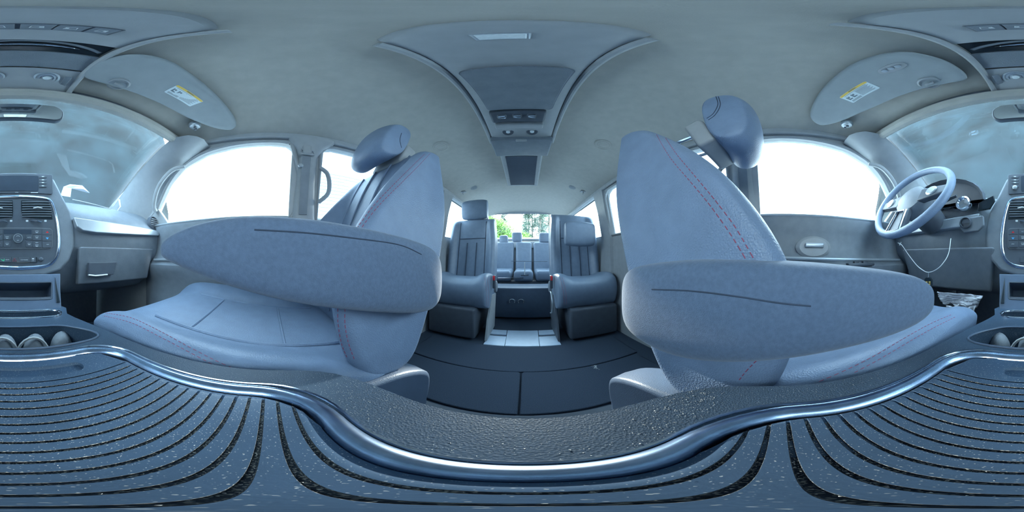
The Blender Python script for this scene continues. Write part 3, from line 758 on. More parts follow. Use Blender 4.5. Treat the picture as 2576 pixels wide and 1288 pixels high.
# ================================================================== FRONT SEATS
def interp(tab, z):
    if z <= tab[0][0]: return tab[0][1]
    for (a, b), (c, d) in zip(tab, tab[1:]):
        if z <= c: return b+(d-b)*(z-a)/(c-a)
    return tab[-1][1]
CXS = .42
def front_seat(side, dy, label):
    t = thing('front_seat', label, 'seat')
    X = lambda s, hw: side*(CXS+s*hw)        # s=-1 inner (console side), +1 outer
    cen = [(.38, .19), (.50, .185), (.60, .21), (.71, .255), (.85, .315), (.95, .365), (1.02, .41)]
    bol = [(.38, .13), (.46, .10), (.55, .078), (.62, .095), (.71, .155), (.80, .228), (.88, .295), (.97, .37), (1.02, .41)]
    bck = [(.38, .25), (.50, .31), (.62, .365), (.70, .40), (.82, .435), (.93, .455), (1.02, .47)]
    hwz = [(.38, .242), (.60, .242), (.75, .228), (.90, .195), (1.0, .175)]
    zs = [.38, .44, .50, .56, .62, .68, .74, .80, .86, .92, .965]
    rings = []
    for s in (-1.0, -.985, -.93, -.82, -.70, -.60, -.3, 0, .3, .60, .70, .82, .93, .985, 1.0):
        a = abs(s); w = 0 if a < .62 else min(1, (a-.62)/.24); w = w*w*(3-2*w)
        e = 0 if a < .9 else ((a-.9)/.1)**2
        R = []
        zt = 1.015-.035*a
        fy = []
        for z in zs: fy.append(interp(cen, z)*(1-w)+interp(bol, z)*w+e*.028)
        for z, y in zip(zs, fy):
            R.append(Vector((X(s, interp(hwz, z)), y+dy, z)))
        R.append(Vector((X(s, interp(hwz, zt)), fy[-1]+.035+dy, zt)))
        R.append(Vector((X(s, interp(hwz, zt)), .465-e*.02+dy, zt)))
        for z in zs[::-1]: R.append(Vector((X(s, interp(hwz, z)), interp(bck, z)-e*.022+dy, z)))
        rings.append(R)
    br = mk('backrest', G().loft(rings), LEATHER, t, sub=2)
    # centre panel seams (vertical flutes)
    g = G()
    for s in (-.52, -.18, .18, .52):
        g.tube([(X(s, .235), interp(cen, z)+dy-.003, z) for z in [.44+.04*i for i in range(14)]], .0035, 6)
    mk('backrest_piping', g, LEATHER, br)
    # headrest on two posts
    hy = .345 if side < 0 else .115; hz0 = 1.045 if side < 0 else 1.015; shr = .35 if side < 0 else .12; hh = .108 if side < 0 else .125
    HR = []
    for s in (-1, -.92, -.7, -.35, 0, .35, .7, .92, 1):
        k = sqrt(max(0, 1-(abs(s)**3.2)*.80)); sc = .62+.38*k
        ring = []
        for i in range(16):
            a = 2*pi*i/16; cy, sz = cos(a), sin(a)
            py = .056*(abs(cy)**.75)*(1 if cy > 0 else -1)*sc; pz = hh*(abs(sz)**.75)*(1 if sz > 0 else -1)*sc
            ring.append(Vector((side*(CXS-.01)+s*.092, hy+py+shr*pz-.015*(1-s*s), hz0+pz)))
        HR.append(ring)
    hr = mk('headrest', G().loft(HR), LEATHER, t, sub=2)
    for q in (-.05, .05): mk('headrest_post', G().tube([(side*(CXS-.01)+q, hy+.01, hz0-.03), (side*(CXS-.01)+q, .435+dy, .97)], .006, 8), CHROME, t)
    mk('post_collar', G().box((side*(CXS-.01), hy+.062, hz0-.045), (.15, .05, .11), Matrix.Rotation(radians(-22), 3, 'X'), b=.010), PLASG, t)
    # cushion
    rings = []
    ct = [(-.40, .465), (-.30, .475), (-.15, .455), (0, .435), (.12, .425), (.22, .42)]
    bt = [(-.40, .475), (-.30, .492), (-.15, .482), (0, .466), (.06, .458), (.12, .435), (.2, .385), (.22, .375)]
    for s in (-1.0, -.985, -.93, -.84, -.72, -.60, -.3, 0, .3, .60, .72, .84, .93, .985, 1.0):
        a = abs(s); w = 0 if a < .62 else min(1, (a-.62)/.2); w = w*w*(3-2*w); e = 0 if a < .9 else ((a-.9)/.1)**2
        R = []; hw = .245; lift = .018 if s > 0 else 0
        ys_ = [-.36, -.30, -.2, -.1, 0, .1, .2]
        R.append(Vector((X(s, hw*.97), -.375+e*.02+dy*.6, .39)))
        R.append(Vector((X(s, hw), -.385+e*.03+dy*.6, .44)))
        for yy in ys_: R.append(Vector((X(s, hw), yy+dy*.6, interp(ct, yy)*(1-w)+(interp(bt, yy)+lift)*w-e*.022-(.012 if yy < -.35 else 0))))
        R.append(Vector((X(s, hw), .22+dy*.6, .38))); R.append(Vector((X(s, hw), .20+dy*.6, .34)))
        for yy in (0, -.2, -.34): R.append(Vector((X(s, hw*.95), yy+dy*.6, .33)))
        rings.append(R)
    cu = mk('cushion', G().loft(rings), LEATHER, t, sub=2)
    g = G()
    for s in (-.55, .55): g.tube([(X(s, .245), yy+dy*.6, interp(ct, yy)+.003) for yy in [-.25+.05*i for i in range(9)]], .004, 6)
    for yy in (-.16, .03): g.tube([(X(s, .245), yy+dy*.6, interp(ct, yy)+.001) for s in (-.55, -.2, .2, .55)], .0035, 6)
    mk('cushion_piping', g, LEATHER, cu)
    # plastic shield by the console (recliner cover) and base
    ix = side*.196
    rc = G()
    prof = [(q.x, q.y) for q in cr([(a, b, 0) for a, b in [(.02, .20), (.02, .345), (.06, .392), (.13, .395), (.20, .385), (.262, .352), (.285, .315), (.275, .24), (.245, .19)]], 4, True)]
    rr = []
    for x, k in ((.164, .90), (.170, .97), (.20, 1), (.232, .97), (.238, .92)):
        rr.append([Vector((side*x, .15+(y-.15)*k+dy*.1, .30+(z-.30)*k)) for y, z in prof])
    mk('recliner_cover', rc.loft(rr), COVER, t, bevel=.010, seg=4, bang=25)
    mk('seat_base', G().box((side*CXS, -.06+dy*.6, .20), (.40, .42, .26), b=.02), PLASD, t)
    for q in (-.17, .17): mk('seat_rail', G().box((side*CXS+q, -.05+dy*.6, .035), (.045, .52, .07), b=.006), PLASD, t)
    return t, br, cu, hr
fsP = front_seat(-1, 0, 'grey blue leather front passenger seat with red stitching and cloth armrest folded down')
fsD = front_seat(1, -.11, 'grey blue leather driver seat with red stitching, tilted headrest and cloth armrest folded down')
# armrests (inner side of each seat)
def armrest(t, side, secs, xi, w):
    rings = []
    for (y, zt, zb, k) in secs:
        zm = (zt+zb)/2; h = (zt-zb)/2; c = xi+w/2; R = []
        for i in range(20):
            a = 2*pi*i/20; cx = abs(cos(a))**.5*(1 if cos(a) > 0 else -1); sz = abs(sin(a))**.62*(1 if sin(a) > 0 else -1)
            R.append(Vector((side*(c+cx*w/2*k), y, zm+sz*h)))
        rings.append(R)
    return mk('armrest', G().loft(rings), CLOTH, t, sub=2)
arP = armrest(fsP[0], -1, [(.292, .60, .55, .5), (.288, .622, .525, .8), (.26, .640, .508, 1), (.20, .650, .520, 1), (.12, .657, .545, 1), (.05, .662, .562, 1), (-.02, .665, .580, 1), (-.055, .662, .590, 1), (-.085, .657, .601, .97), (-.108, .649, .609, .92), (-.124, .641, .615, .8), (-.131, .634, .620, .6)], .133, .085)
arD = armrest(fsD[0], 1, [(.232, .575, .515, .5), (.228, .595, .495, .8), (.20, .607, .480, 1), (.14, .614, .474, 1), (.09, .618, .480, 1), (.03, .618, .496, 1), (-.05, .613, .510, 1), (-.12, .604, .510, 1), (-.17, .595, .512, .97), (-.205, .580, .520, .85), (-.222, .562, .535, .6)], .158, .085)
# stitching that follows the seams
def stitch(objs, pix, parent, m=REDT, r=.0006, lift=.0004, on=.0048, off=.003):
    for p in pix:
        g = G()
        for ob in objs:
            tr = bvh(ob); L = drape(tr, p, lift)
            if len(L) > 1: dashes(g, L, on, off, r)
        if g.v: mk('stitching', g, m, parent, smooth=0)
stitch([fsP[1]], [[(1082, 386), (1050, 420), (1005, 465), (960, 510), (925, 552), (898, 592)], [(868, 775), (868, 815), (876, 860), (892, 905)],
                  [(1068, 388), (1035, 420), (990, 465), (945, 512), (908, 560), (888, 590)], [(850, 775), (851, 815), (860, 865), (874, 900)]], fsP[1])
stitch([fsP[2]], [[(262, 787), (330, 800), (400, 832), (480, 875), (560, 915), (640, 944), (740, 952)], [(262, 795), (330, 812), (400, 846), (480, 888), (560, 928), (630, 950)]], fsP[2])
stitch([fsD[1]], [[(1655, 318), (1700, 385), (1750, 445), (1800, 505), (1850, 572), (1890, 640), (1905, 668)], [(1642, 322), (1685, 395), (1735, 455), (1785, 515), (1835, 585), (1875, 650), (1885, 672)], [(1905, 905), (1880, 930), (1860, 955)]], fsD[1])
stitch([fsD[2]], [[(2392, 792), (2340, 815), (2280, 848), (2200, 895), (2130, 930), (2060, 960)], [(2402, 798), (2350, 824), (2290, 858), (2210, 905), (2140, 942)]], fsD[2])
for ar, pix in ((arP, [[(640, 578), (760, 585), (880, 598), (1000, 615), (1060, 640)]]), (arD, [[(1640, 728), (1740, 732), (1850, 745), (1960, 762), (2040, 770)]])):
    tr = bvh(ar); L = drape(tr, pix[0], .0)
    if len(L) > 2: mk('armrest_seam', G().tube(L, .0009, 6), SEAM, ar)
for hr, pix in ((fsD[3], [[(1800, 240), (1806, 262), (1795, 285), (1778, 298)], [(1806, 240), (1812, 264), (1800, 288), (1782, 302)]]), (fsP[3], [[(1010, 335), (1006, 352), (1010, 372)]])):
    for p in pix:
        tr = bvh(hr); L = drape(tr, p, .0002)
        if len(L) > 2: mk('headrest_seam', G().tube(L, .0011, 6), SEAM, hr)

# ================================================================== SECOND ROW
def rear_seat(side, label, ztop, yb, flop):
    t = thing('captain_seat', label, 'seat', group=None)
    cx = side*.455; hw = .222; lean = .20
    rings = []
    zs = [.36, .46, .56, .66, .76, .86, .94]
    for s in (-1, -.97, -.88, -.78, -.66, -.56, -.3, 0, .3, .56, .66, .78, .88, .97, 1):
        a = abs(s); w = 0 if a < .6 else min(1, (a-.6)/.2); w = w*w*(3-2*w); e = 0 if a < .88 else ((a-.88)/.12)**2
        R = []; sc = (ztop-.36)/(.98-.36)
        for z in zs:
            zz = .36+(z-.36)*sc
            R.append(Vector((cx+s*hw*(1-.10*max(0, z-.75)/.2), yb+lean*(zz-.36)-.045*w+e*.03, zz)))
        R.append(Vector((cx+s*hw*.89, yb+lean*(ztop-.36)+.04, ztop-.01*a))); R.append(Vector((cx+s*hw*.89, yb+lean*(ztop-.36)+.09, ztop-.01)))
        for z in zs[::-1]:
            zz = .36+(z-.36)*sc
            R.append(Vector((cx+s*hw*(1-.10*max(0, z-.75)/.2), yb+lean*(zz-.36)+.13-e*.03, zz)))
        rings.append(R)
    br = mk('backrest', G().loft(rings), LEATHER2, t, sub=2)
    g = G()
    for s in (-.56, -.2, .2, .56): g.tube([(cx+s*hw, yb+lean*(z-.36)-.003, z) for z in [.44+.05*i for i in range(11 if abs(s) > .5 else 7)]], .0035, 6)
    g.tube([(cx+s*hw, yb+lean*.42-.002, .78) for s in (-.56, -.2, .2, .56)], .0035, 6)
    mk('backrest_piping', g, SEAM, br)
    HR = []
    hz, hy = (ztop+.09, yb+lean*(ztop-.36)+.04) if not flop else (.80, yb-.075)
    for s in (-1, -.93, -.75, -.4, 0, .4, .75, .93, 1):
        k = sqrt(max(0, 1-abs(s)**3.5*.75)); sc = .66+.34*k
        HR.append([Vector((cx+s*.128, hy+.045*abs(cos(a))**.7*(1 if cos(a) > 0 else -1)*sc, hz+.105*abs(sin(a))**.65*(1 if sin(a) > 0 else -1)*sc)) for a in [2*pi*i/16 for i in range(16)]])
    mk('headrest', G().loft(HR), LEATHER2, t, sub=2)
    rings = []
    for s in (-1, -.985, -.92, -.8, -.66, -.5, 0, .5, .66, .8, .92, .985, 1):
        a = abs(s); w = 0 if a < .5 else min(1, (a-.5)/.3); e = 0 if a < .9 else ((a-.9)/.1)**2
        y0 = 1.02
        R = [Vector((cx+s*hw, y0+.06+e*.02, .22)), Vector((cx+s*hw, y0+.005+e*.02, .30)), Vector((cx+s*hw, y0-.01+e*.02, .40)), Vector((cx+s*hw, y0+.02+e*.02, .452+.03*w-e*.02)), Vector((cx+s*hw, y0+.10, .470+.032*w-e*.025)), Vector((cx+s*hw, y0+.25, .455+.03*w-e*.025)), Vector((cx+s*hw, yb+.02, .445+.02*w-e*.025)), Vector((cx+s*hw, yb+.08, .38)), Vector((cx+s*hw, yb+.05, .24))]
        rings.append(R)
    cu = mk('cushion', G().loft(rings), LEATHER2, t, sub=2)
    mk('seat_base', G().box((cx+side*.03, 1.22, .14), (.36, .42, .24), b=.02), PLASD, t)
    mk('base_bracket', G().slab([(side*.235, 1.02, .015), (side*.235, 1.30, .015), (side*.235, 1.36, .30), (side*.235, 1.22, .32), (side*.235, 1.08, .16)], (1, 0, 0), -.008, .008), PLASD if side > 0 else PLASG, t, bevel=.003)
    sh = mk('hinge_cover', G().lathe((side*.225, 1.35, .36), (side, 0, 0), [(.001, -.012), (.045, -.008), (.05, .0), (.05, .02)], 24), PLAS, t)
    b = mk('belt_buckle', G().box((side*.212, 1.20, .425), (.022, .03, .10), b=.006), PLASD, t)
    mk('release_button', G().box((side*.212, 1.183, .455), (.016, .012, .034), b=.003), REDP, b)
    mk('release_lever', G().loft([[Vector((side*(.20), 1.20+.085*cos(a)*k-.05, .28+.085*sin(a)*k)) for a in [pi*.5+pi*i/8 for i in range(9)]] for k in (1, .93)], cap=False, closed=False), SILVER, t, solid=.012) if side > 0 else None
    return t, br, cu
rP = rear_seat(-1, 'leather second row seat on the passenger side with upright headrest', .985, 1.33, False)
rD = rear_seat(1, 'leather second row seat on the driver side with headrest flopped forward', 1.03, 1.33, True)
stitch([rP[2]], [[(1219, 698), (1224, 740), (1222, 800), (1216, 830)], [(1225, 698), (1229, 740), (1226, 800), (1221, 830)]], rP[2], r=.0011)
stitch([rD[2]], [[(1415, 698), (1424, 740), (1426, 800), (1430, 830)], [(1409, 699), (1418, 740), (1420, 800), (1424, 830)]], rD[2], r=.0011)

# third row bench
t3 = thing('third_row_seat', 'dark third row bench seat in front of the tailgate window', 'seat')
for x, w, h in ((-.34, .40, .80), (.0, .24, .80), (.34, .40, .80)):
    mk('backrest', G().box((x, 2.40, .60), (w-.01, .13, .44), Matrix.Rotation(radians(-12), 3, 'X'), b=.03), LEATHER2, t3)
    mk('cushion', G().box((x, 2.13, .38), (w-.01, .46, .13), b=.035), LEATHER2, t3)
for x, z, w in ((-.10, .905, .15), (-.30, .86, .13), (.32, .90, .18)):
    mk('headrest', G().box((x, 2.44, z), (w, .07, .15), b=.03), LEATHER2, t3)
mk('bench_base', G().box((0, 2.14, .17), (1.05, .40, .30), b=.02), PLASD, t3)
mk('release_strap', G().box((.015, 1.90, .47), (.010, .003, .16)), CORD, t3)
mk('strap_bar', G().tube([(-.03, 1.90, .395), (.03, 1.90, .395), (.06, 1.90, .40)], .006, 8), CHROME, t3)
mk('cushion_trim', G().tube([(-.30, 1.893, .36), (0, 1.893, .365)], .004, 6).tube([(-.14, 1.893, .56), (.28, 1.893, .555)], .003, 6), CHROME, t3)
# storage well wall and floor fittings
o = mk('storage_bin_wall', G().box((0, 1.62, .17), (.86, .25, .30), b=.012), COVER); tag(o, 'dark plastic storage box wall between the second and third row', 'storage bin')
for x in (-.10, -.018):
    hk = mk('cargo_hook', G().tube(cr([(x-.022, 1.485, .18), (x-.024, 1.48, .205), (x, 1.475, .218), (x+.024, 1.48, .205), (x+.022, 1.485, .18)], 4), .004, 8), SILVER)
    tag(hk, 'metal cargo hook on the storage box wall, ' + ('beside the passenger seat' if x < -.05 else 'near the middle of the aisle'), 'hook')
fpl = thing('floor_plate', 'pale blue shiny plastic floor plate in the aisle between the second row seats', 'floor plate')
def zq(pts, z0, z1): return G().slab([(x, y, 0) for x, y in pts], (0, 0, 1), z0, z1)
mk('centre_panel', zq([(-.105, .985), (.105, .985), (.115, 1.235), (-.115, 1.235)], .0, .012), PLATE, fpl, bevel=.002)
for s in (-1, 1):
    mk('side_panel', zq([(s*.108, .985), (s*.24, .985), (s*.24, 1.13), (s*.112, 1.13)], .0, .010), PLATE, fpl, bevel=.002)
    mk('side_panel', zq([(s*.116, 1.155), (s*.235, 1.155), (s*.235, 1.235), (s*.120, 1.235)], .0, .012), PLATE, fpl, bevel=.002)
# in-floor storage lids with carpet
for s in (-1, 1):
    nm = 'passenger' if s < 0 else 'driver'
    o = mk('storage_lid', zq([(s*.003, .415), (s*.58, .430), (s*.58, .695), (s*.012, .705), (s*.003, .695)], .001, .014), CARPET, bevel=.005); tag(o, 'dark carpeted floor storage lid on the %s side behind the console' % nm, 'floor lid')
    o = mk('floor_button', G().lathe((s*.30, .86, 0), (0, 0, 1), [(.022, 0), (.022, .004), (.012, .006), (.008, .003), (.001, .003)], 24), PLASG if s < 0 else PLASD); tag(o, 'round plastic carpet fastener on the %s side of the floor' % nm, 'fastener')
o = mk('floor_carpet', zq([(-.60, .708), (.60, .708), (.60, .975), (-.60, .975)], .0005, .012), CARPET, bevel=.004); tag(o, 'dark blue black carpet strip between the storage lids and the pale floor plate', 'carpet')
o = mk('carpet_edge_strip', zq([(-.5, .33), (.5, .33), (.5, .408), (-.5, .408)], .0, .016), PLASD, bevel=.006); tag(o, 'narrow dark rim behind the console in front of the storage lids', 'floor trim')

# ================================================================== OVERHEAD
oc = thing('overhead_console', 'grey overhead console above the front seats with buttons and two round map lights', 'overhead console')
def czo(x, y, d): return Vector((x, y, zc(0, y)-d))
zb = lambda y: zc(0, y)-.035
outl = [(-.106, -.036), (-.07, -.029), (0, -.025), (.07, -.029), (.106, -.036)]
rings = []
rows = [(-.026, .0), (-.034, .75), (-.06, 1), (-.09, 1), (-.125, 1), (-.158, 1)]
def orow(y, k, w=.104, d=.036):
    R = []
    for i in range(13):
        s = -1+2*i/12; yy = y-(.012*s*s if y > -.05 else 0); R.append(Vector((s*w, yy, zc(0, yy)-.002-d*k*(1-.25*abs(s)**4))))
    return R
def opanel(name, rows, m, parent, w=.104, d=.036):
    up = [[p+Vector((0, 0, .012+(.0))) for p in orow(y, k, w, d)][::-1] for y, k in rows]
    return mk(name, G().loft([orow(y, k, w, d)+u for (y, k), u in zip(rows, up)]), m, parent, smooth=40)
opanel('button_panel', rows, PLASG, oc)
opanel('bin_door', [(-.205, .75), (-.22, .85), (-.262, .85)], PLAS, oc)
opanel('map_light_panel', [(-.268, .8), (-.30, .85), (-.335, .85), (-.358, .6)], PLASG, oc)
opanel('sunglasses_bin', [(-.155, .12), (-.21, .12)], BLACKG, oc)
g = G().tube([Vector((x, -.163-.030*(1-(x/.105)**2)*0-.028*(abs(x)/.1)**2, zc(0, -.17)-.026)) for x in [-.095+.019*i for i in range(11)]], .004, 8)
mk('bin_lip', g, PLAS, oc)
g = G().loft([[Vector((x, -.176-.014*(x/.07)**2, zc(0, -.18)-.012)), Vector((x, -.190, zc(0, -.19)-.009))] for x in [-.066+.012*i for i in range(12)]], cap=False, closed=False)
mk('conversation_mirror', g, MIRR, oc, solid=.002)
for s in (-1, 1):
    mk('side_rail', G().tube([Vector((s*(.112-.002*i/10+(.0)), -.032-.033*i, zc(.11, -.032-.033*i)-.020-.006*sin(pi*i/10))) for i in range(11)], .009, 10, flat=(.007, .012)), PLASG, oc)
    c = Vector((s*.052+.004, -.303, zc(0, -.303)-.034))
    ml_ = mk('map_light', G().lathe(c+Vector((0, 0, .004)), (0, .12, -1), [(.026, 0), (.026, .003), (.022, .005), (.020, .002), (.014, .004), (.012, .001), (.006, .004), (.001, .005)], 36), SILVER, oc)
    mk('lamp_lens', G().lathe(c+Vector((0, 0, .001)), (0, .12, -1), [(.008, 0), (.006, .004), (.001, .006)], 20), LENS, ml_)
    mk('light_switch', G().box((s*.088+.002, -.307, zc(0, -.307)-.033), (.014, .045, .006), b=.002), PLAS, oc)
bz_ = zc(0, -.106)-.0375
bb = mk('button_bar', G().box((0, -.107, bz_), (.126, .026, .006), b=.002), PLASD, oc)
for k, x in enumerate((-.049, -.024, 0, .026, .050)):
    b = mk('roof_button', G().box((x, -.107, bz_-.003), (.0225, .022, .004), b=.001), PLAS, bb)
    g = G().tube([(x-.005, -.110, bz_-.0053), (x+.005, -.110, bz_-.0053), (x+.004, -.104, bz_-.0053), (x-.004, -.104, bz_-.0053)], .0006, 4, closed=True)
    g.box((x+(.003 if k % 2 else -.003), -.107, bz_-.0053), (.003, .003, .0006))
    mk('button_icon', g, WHITE, b, smooth=0)

# rear overhead console running down the roof
ro = thing('rear_overhead_console', 'long grey overhead console along the rear roof centreline with dome lamp and flip down screen', 'overhead console')
def rrow(y, w, d):
    return [Vector((w*s, y+(.014*s*s*0), zc(0, y)-.002-d*(1-.35*abs(s)**5))) for s in [-1+2*i/12 for i in range(13)]]
def rpanel(name, rows, m, parent):
    return mk(name, G().loft([rrow(*r)+[p+Vector((0, 0, .015)) for p in rrow(*r)][::-1] for r in rows]), m, parent, smooth=40)
rr = [(.108, .122, .004), (.112, .123, .018), (.125, .124, .028), (.18, .125, .034), (.28, .127, .036), (.40, .13, .038), (.52, .132, .040), (.70, .136, .042), (.80, .138, .044)]
# curved front end
G0 = []
for y, w, d in rr:
    G0.append([Vector((w*s, y+(.0 if y > .2 else -.022*(1-s*s)*(1-(y-.108)/.1)), zc(0, y)-.002-d*(1-.35*abs(s)**5))) for s in [-1+2*i/12 for i in range(13)]])
mk('console_shell', G().loft([R+[p+Vector((0, 0, .014)) for p in R][::-1] for R in G0]), PLASG, ro, smooth=40)
for s in (-1, 1):
    mk('side_rail', G().tube([Vector((s*(.134+.016*(y-.1)/.7), y, zc(.13, y)-.018)) for y in [.118+.0685*i for i in range(11)]], .01, 10, flat=(.010, .014)), PLASG, ro)
lampz = zc(0, .15)-.033
dl = mk('dome_lamp', G().box((-.006, .150, lampz), (.056, .028, .010), b=.003), SILVER, ro)
mk('lamp_lens', G().box((-.006, .150, lampz-.004), (.048, .022, .006), b=.002), LENS, dl)
z1 = zc(0, .4)-.052
q = [(-.108, .288), (.108, .288), (.100, .515), (-.100, .515)]
q = [(a*(1-.07*b), .285+.23*b-.004*(1-a*a/.0117)*(1-b)) for a, b in [(a, b/.23) for a, b in rrect(-.108, 0, .108, .23, .012, 4)]]
mk('storage_door', G().slab([(x, y, z1) for x, y in q], (0, 0, 1), 0, .012), PLAS, ro, bevel=.002)
mk('door_gap', G().tube([(x*1.01, y, z1+.004) for x, y in q], .0022, 6, closed=True), PLAS, ro)
zv = zc(0, .56)-.052
mk('vent_block', G().box((-.008, .562, zv+.006), (.19, .075, .030), b=.008), PLASD, ro)
for x in (-.062, -.010, .040):
    v = mk('roof_vent', G().lathe((x, .552, zv-.010), (0, -.5, -1), [(.017, 0), (.017, .004), (.013, .006), (.001, .004)], 20), PLASD, ro)
    mk('vent_fins', G().tube([(x-.012, .545, zv-.018), (x+.012, .545, zv-.018)], .003, 5).tube([(x-.012, .552, zv-.018), (x, .556, zv-.019), (x+.012, .556, zv-.020)], .0024, 5), CHROME, v)
mk('switch_block', G().box((-.006, .625, zv-.002), (.185, .030, .03), b=.006), PLASG, ro)
for x in (-.055, .047):
    v = mk('reading_lamp', G().lathe((x, .69, zc(0, .69)-.040), (0, -.3, -1), [(.024, 0), (.024, .005), (.018, .007), (.001, .004)], 24), PLASD, ro)
    mk('lamp_lens', G().lathe((x, .69, zc(0, .69)-.045), (0, -.3, -1), [(.010, 0), (.007, .004), (.001, .005)], 16), LENS, v)
sc = mk('screen_housing', G().box((0, .815, zc(0, .8)-.050), (.285, .16, .045), b=.008), PLAS, ro)
mk('screen_latch', G().box((0, .738, zc(0, .8)-.070), (.05, .012, .012), b=.003), PLASG, sc)
mk('rear_section', G().slab([(-.125, .90, 0), (.118, .90, 0), (.128, 1.42, 0), (-.135, 1.42, 0)], (0, 0, 1), zc(0, 1.1)-.055, zc(0, 1.1)-.005), PLASG, ro, bevel=.012)
mk('rear_screen', G().slab([(-.095, .92, 0), (.088, .92, 0), (.098, 1.39, 0), (-.105, 1.39, 0)], (0, 0, 1), zc(0, 1.1)-.058, zc(0, 1.1)-.054), SCREEN, ro, bevel=.002)

for s in (-1, 1):
    nm = 'passenger' if s < 0 else 'driver'
    c = Vector((s*.40, .73, zc(.40, .73)-.001))
    o = mk('roof_speaker', G().lathe(c+Vector((0, 0, .004)), (-s*.2, 0, -1), [(.046, 0), (.046, .005), (.040, .008), (.036, .004), (.028, .007), (.022, .004), (.012, .007), (.001, .007)], 36), HEAD)
    tag(o, 'round speaker grille in the headliner on the %s side' % nm, 'speaker')
    c = Vector((s*.44, 1.40, zc(.44, 1.40)))
    o = mk('roof_lamp', G().lathe(c+Vector((0, 0, .004)), (-s*.2, -.2, -1), [(.034, 0), (.034, .007), (.024, .010), (.001, .006)], 24), PLASG); tag(o, 'small round roof lamp above the %s side second row seat' % nm, 'lamp')
    c = Vector((s*.53, 1.38, zc(.53, 1.38)))
    o = mk('coat_hook', G().box(c+Vector((0, 0, -.006)), (.05, .04, .012), b=.005).tube([c+Vector((0, -.01, -.012)), c+Vector((0, -.015, -.03)), c+Vector((0, 0, -.035))], .005, 8), PLASG); tag(o, 'small coat hook at the roof edge on the %s side' % nm, 'hook')

# sun visors
def visor(side, pix, clip, pocket, lab):
    L = [PC(u, v, .028) for u, v in pix]; L = cr(L, 4, True)
    c = sum(L, Vector())/len(L)
    # domed slab following the roof
    t = thing('sun_visor', lab, 'sun visor')
    g = G(); n = len(L); R = []
    for k, dz in ((1.0, .010), (1.012, .004), (1.012, -.003), (1.0, -.008), (.985, -.010), (.9, -.011), (.7, -.011), (.45, -.011), (.2, -.011)):
        ring = []
        for p in L:
            q = c+(p-c)*k; base = zc(q.x, q.y)-.028; ring.append(Vector((q.x, q.y, base+dz)))
        R.append(ring)
    g.loft(R)
    b = mk('visor_panel', g, VISM, t, smooth=60)
    # pivot clip
    cc = PC(clip[0], clip[1], .036)
    mk('pivot_mount', G().lathe(cc+Vector((0, 0, .025)), (0, 0, -1), [(.022, 0), (.022, .012), (.018, .018), (.001, .018)], 24), SILVER, t)
    mk('pivot_screw', G().lathe(cc+Vector((-.006, 0, .0)), (0, 0, -1), [(.005, 0), (.005, .008), (.001, .008)], 12).lathe(cc+Vector((.007, .003, .0)), (0, 0, -1), [(.004, 0), (.004, .008), (.001, .008)], 12), PLASD, t)
    pk = PC(pocket[0], pocket[1], .041)
    mk('centre_clip', G().lathe(pk+Vector((0, 0, .012)), (0, 0, -1), [(.026, 0), (.026, .010), (.022, .012), (.019, .006), (.001, .005)], 28).box(pk+Vector((0, 0, -.002)), (.022, .008, .012), b=.002), PLASG, t)
    return t, b
def quadlabel(t, q, yel, body_):
    # q: four pixel corners A,B,C,D of the sticker; A-B is the yellow edge
    tr = bvh(body_); A, B, C, D = [tr.ray_cast(CAMP, ray(u, v))[0] for u, v in q]
    n = (B-A).cross(D-A).normalized()
    if n.z > 0: n = -n
    pt = lambda s, r: A.lerp(B, s).lerp(D.lerp(C, s), r)
    lab = mk('warning_label', G().slab([pt(s, r) for s, r in rrect(0, 0, 1, 1, .06, 3)], n, -.004, .0012), PAPER, t, smooth=0)
    mk('label_header', G().slab([pt(s, r) for s, r in rrect(.01, .01, .99, .17, .04, 2)], n, .001, .0016), YELL, lab, smooth=0)
    S = (B-A).normalized(); T = (D-A)
    R_, U_ = yel*S, -T
    # orient so that text reads correctly when seen from below
    if R_.cross(U_).dot(n) < 0: R_ = -R_
    h = T.length
    text('WARNING', 'warning_lettering', pt(.5, .09), R_, U_, h*.13, INK, lab, .002)
    g = G(); flip = R_.dot(S) < 0
    fx = (lambda s: 1-s) if flip else (lambda s: s)
    for k in range(11):
        r = .30+.055*k
        g.slab([pt(fx(.46), r), pt(fx(.93-.04*(k % 3)), r), pt(fx(.93-.04*(k % 3)), r+.022), pt(fx(.46), r+.022)], n, .001, .0015)
    g.slab([pt(fx(.10), .22), pt(fx(.90), .22), pt(fx(.90), .245), pt(fx(.10), .245)], n, .001, .0015)
    for k in range(3):
        r = .78+.055*k; g.slab([pt(fx(.06), r), pt(fx(.42), r), pt(fx(.42), r+.03), pt(fx(.06), r+.03)], n, .001, .0015)
    mk('label_lines', g, INK, lab, smooth=0)
    g = G()
    for s0 in (.07, .25):    # seated figure pictograms
        P0 = [(s0, .35), (s0, .68), (s0+.13, .68), (s0+.13, .60), (s0+.05, .58), (s0+.04, .35)]
        g.slab([pt(fx(a), b) for a, b in P0], n, .001, .0015)
        g.slab([pt(fx(s0+.08+.03*cos(a)), .44+.07*sin(a)) for a in [2*pi*i/10 for i in range(10)]], n, .001, .0016)
    mk('label_pictogram', g, INK, lab, smooth=0)
vp = visor(-1, [(212, 190), (240, 158), (290, 142), (350, 138), (420, 152), (480, 188), (530, 228), (570, 270), (592, 303), (590, 318), (572, 324), (530, 316), (470, 292), (400, 256), (330, 228), (260, 207)], (490, 322), (298, 213), 'grey sun visor on the passenger side folded up under the headliner')
quadlabel(vp[0], ((447, 213), (512, 255), (477, 268), (412, 231)), 1, vp[1])
vd = visor(1, [(2430, 195), (2395, 163), (2340, 142), (2280, 132), (2220, 137), (2150, 160), (2100, 195), (2060, 238), (2040, 280), (2045, 300), (2070, 312), (2120, 300), (2190, 270), (2260, 240), (2330, 218), (2390, 206)], (2130, 318), (2338, 210), 'grey sun visor on the driver side with three garage opener buttons')
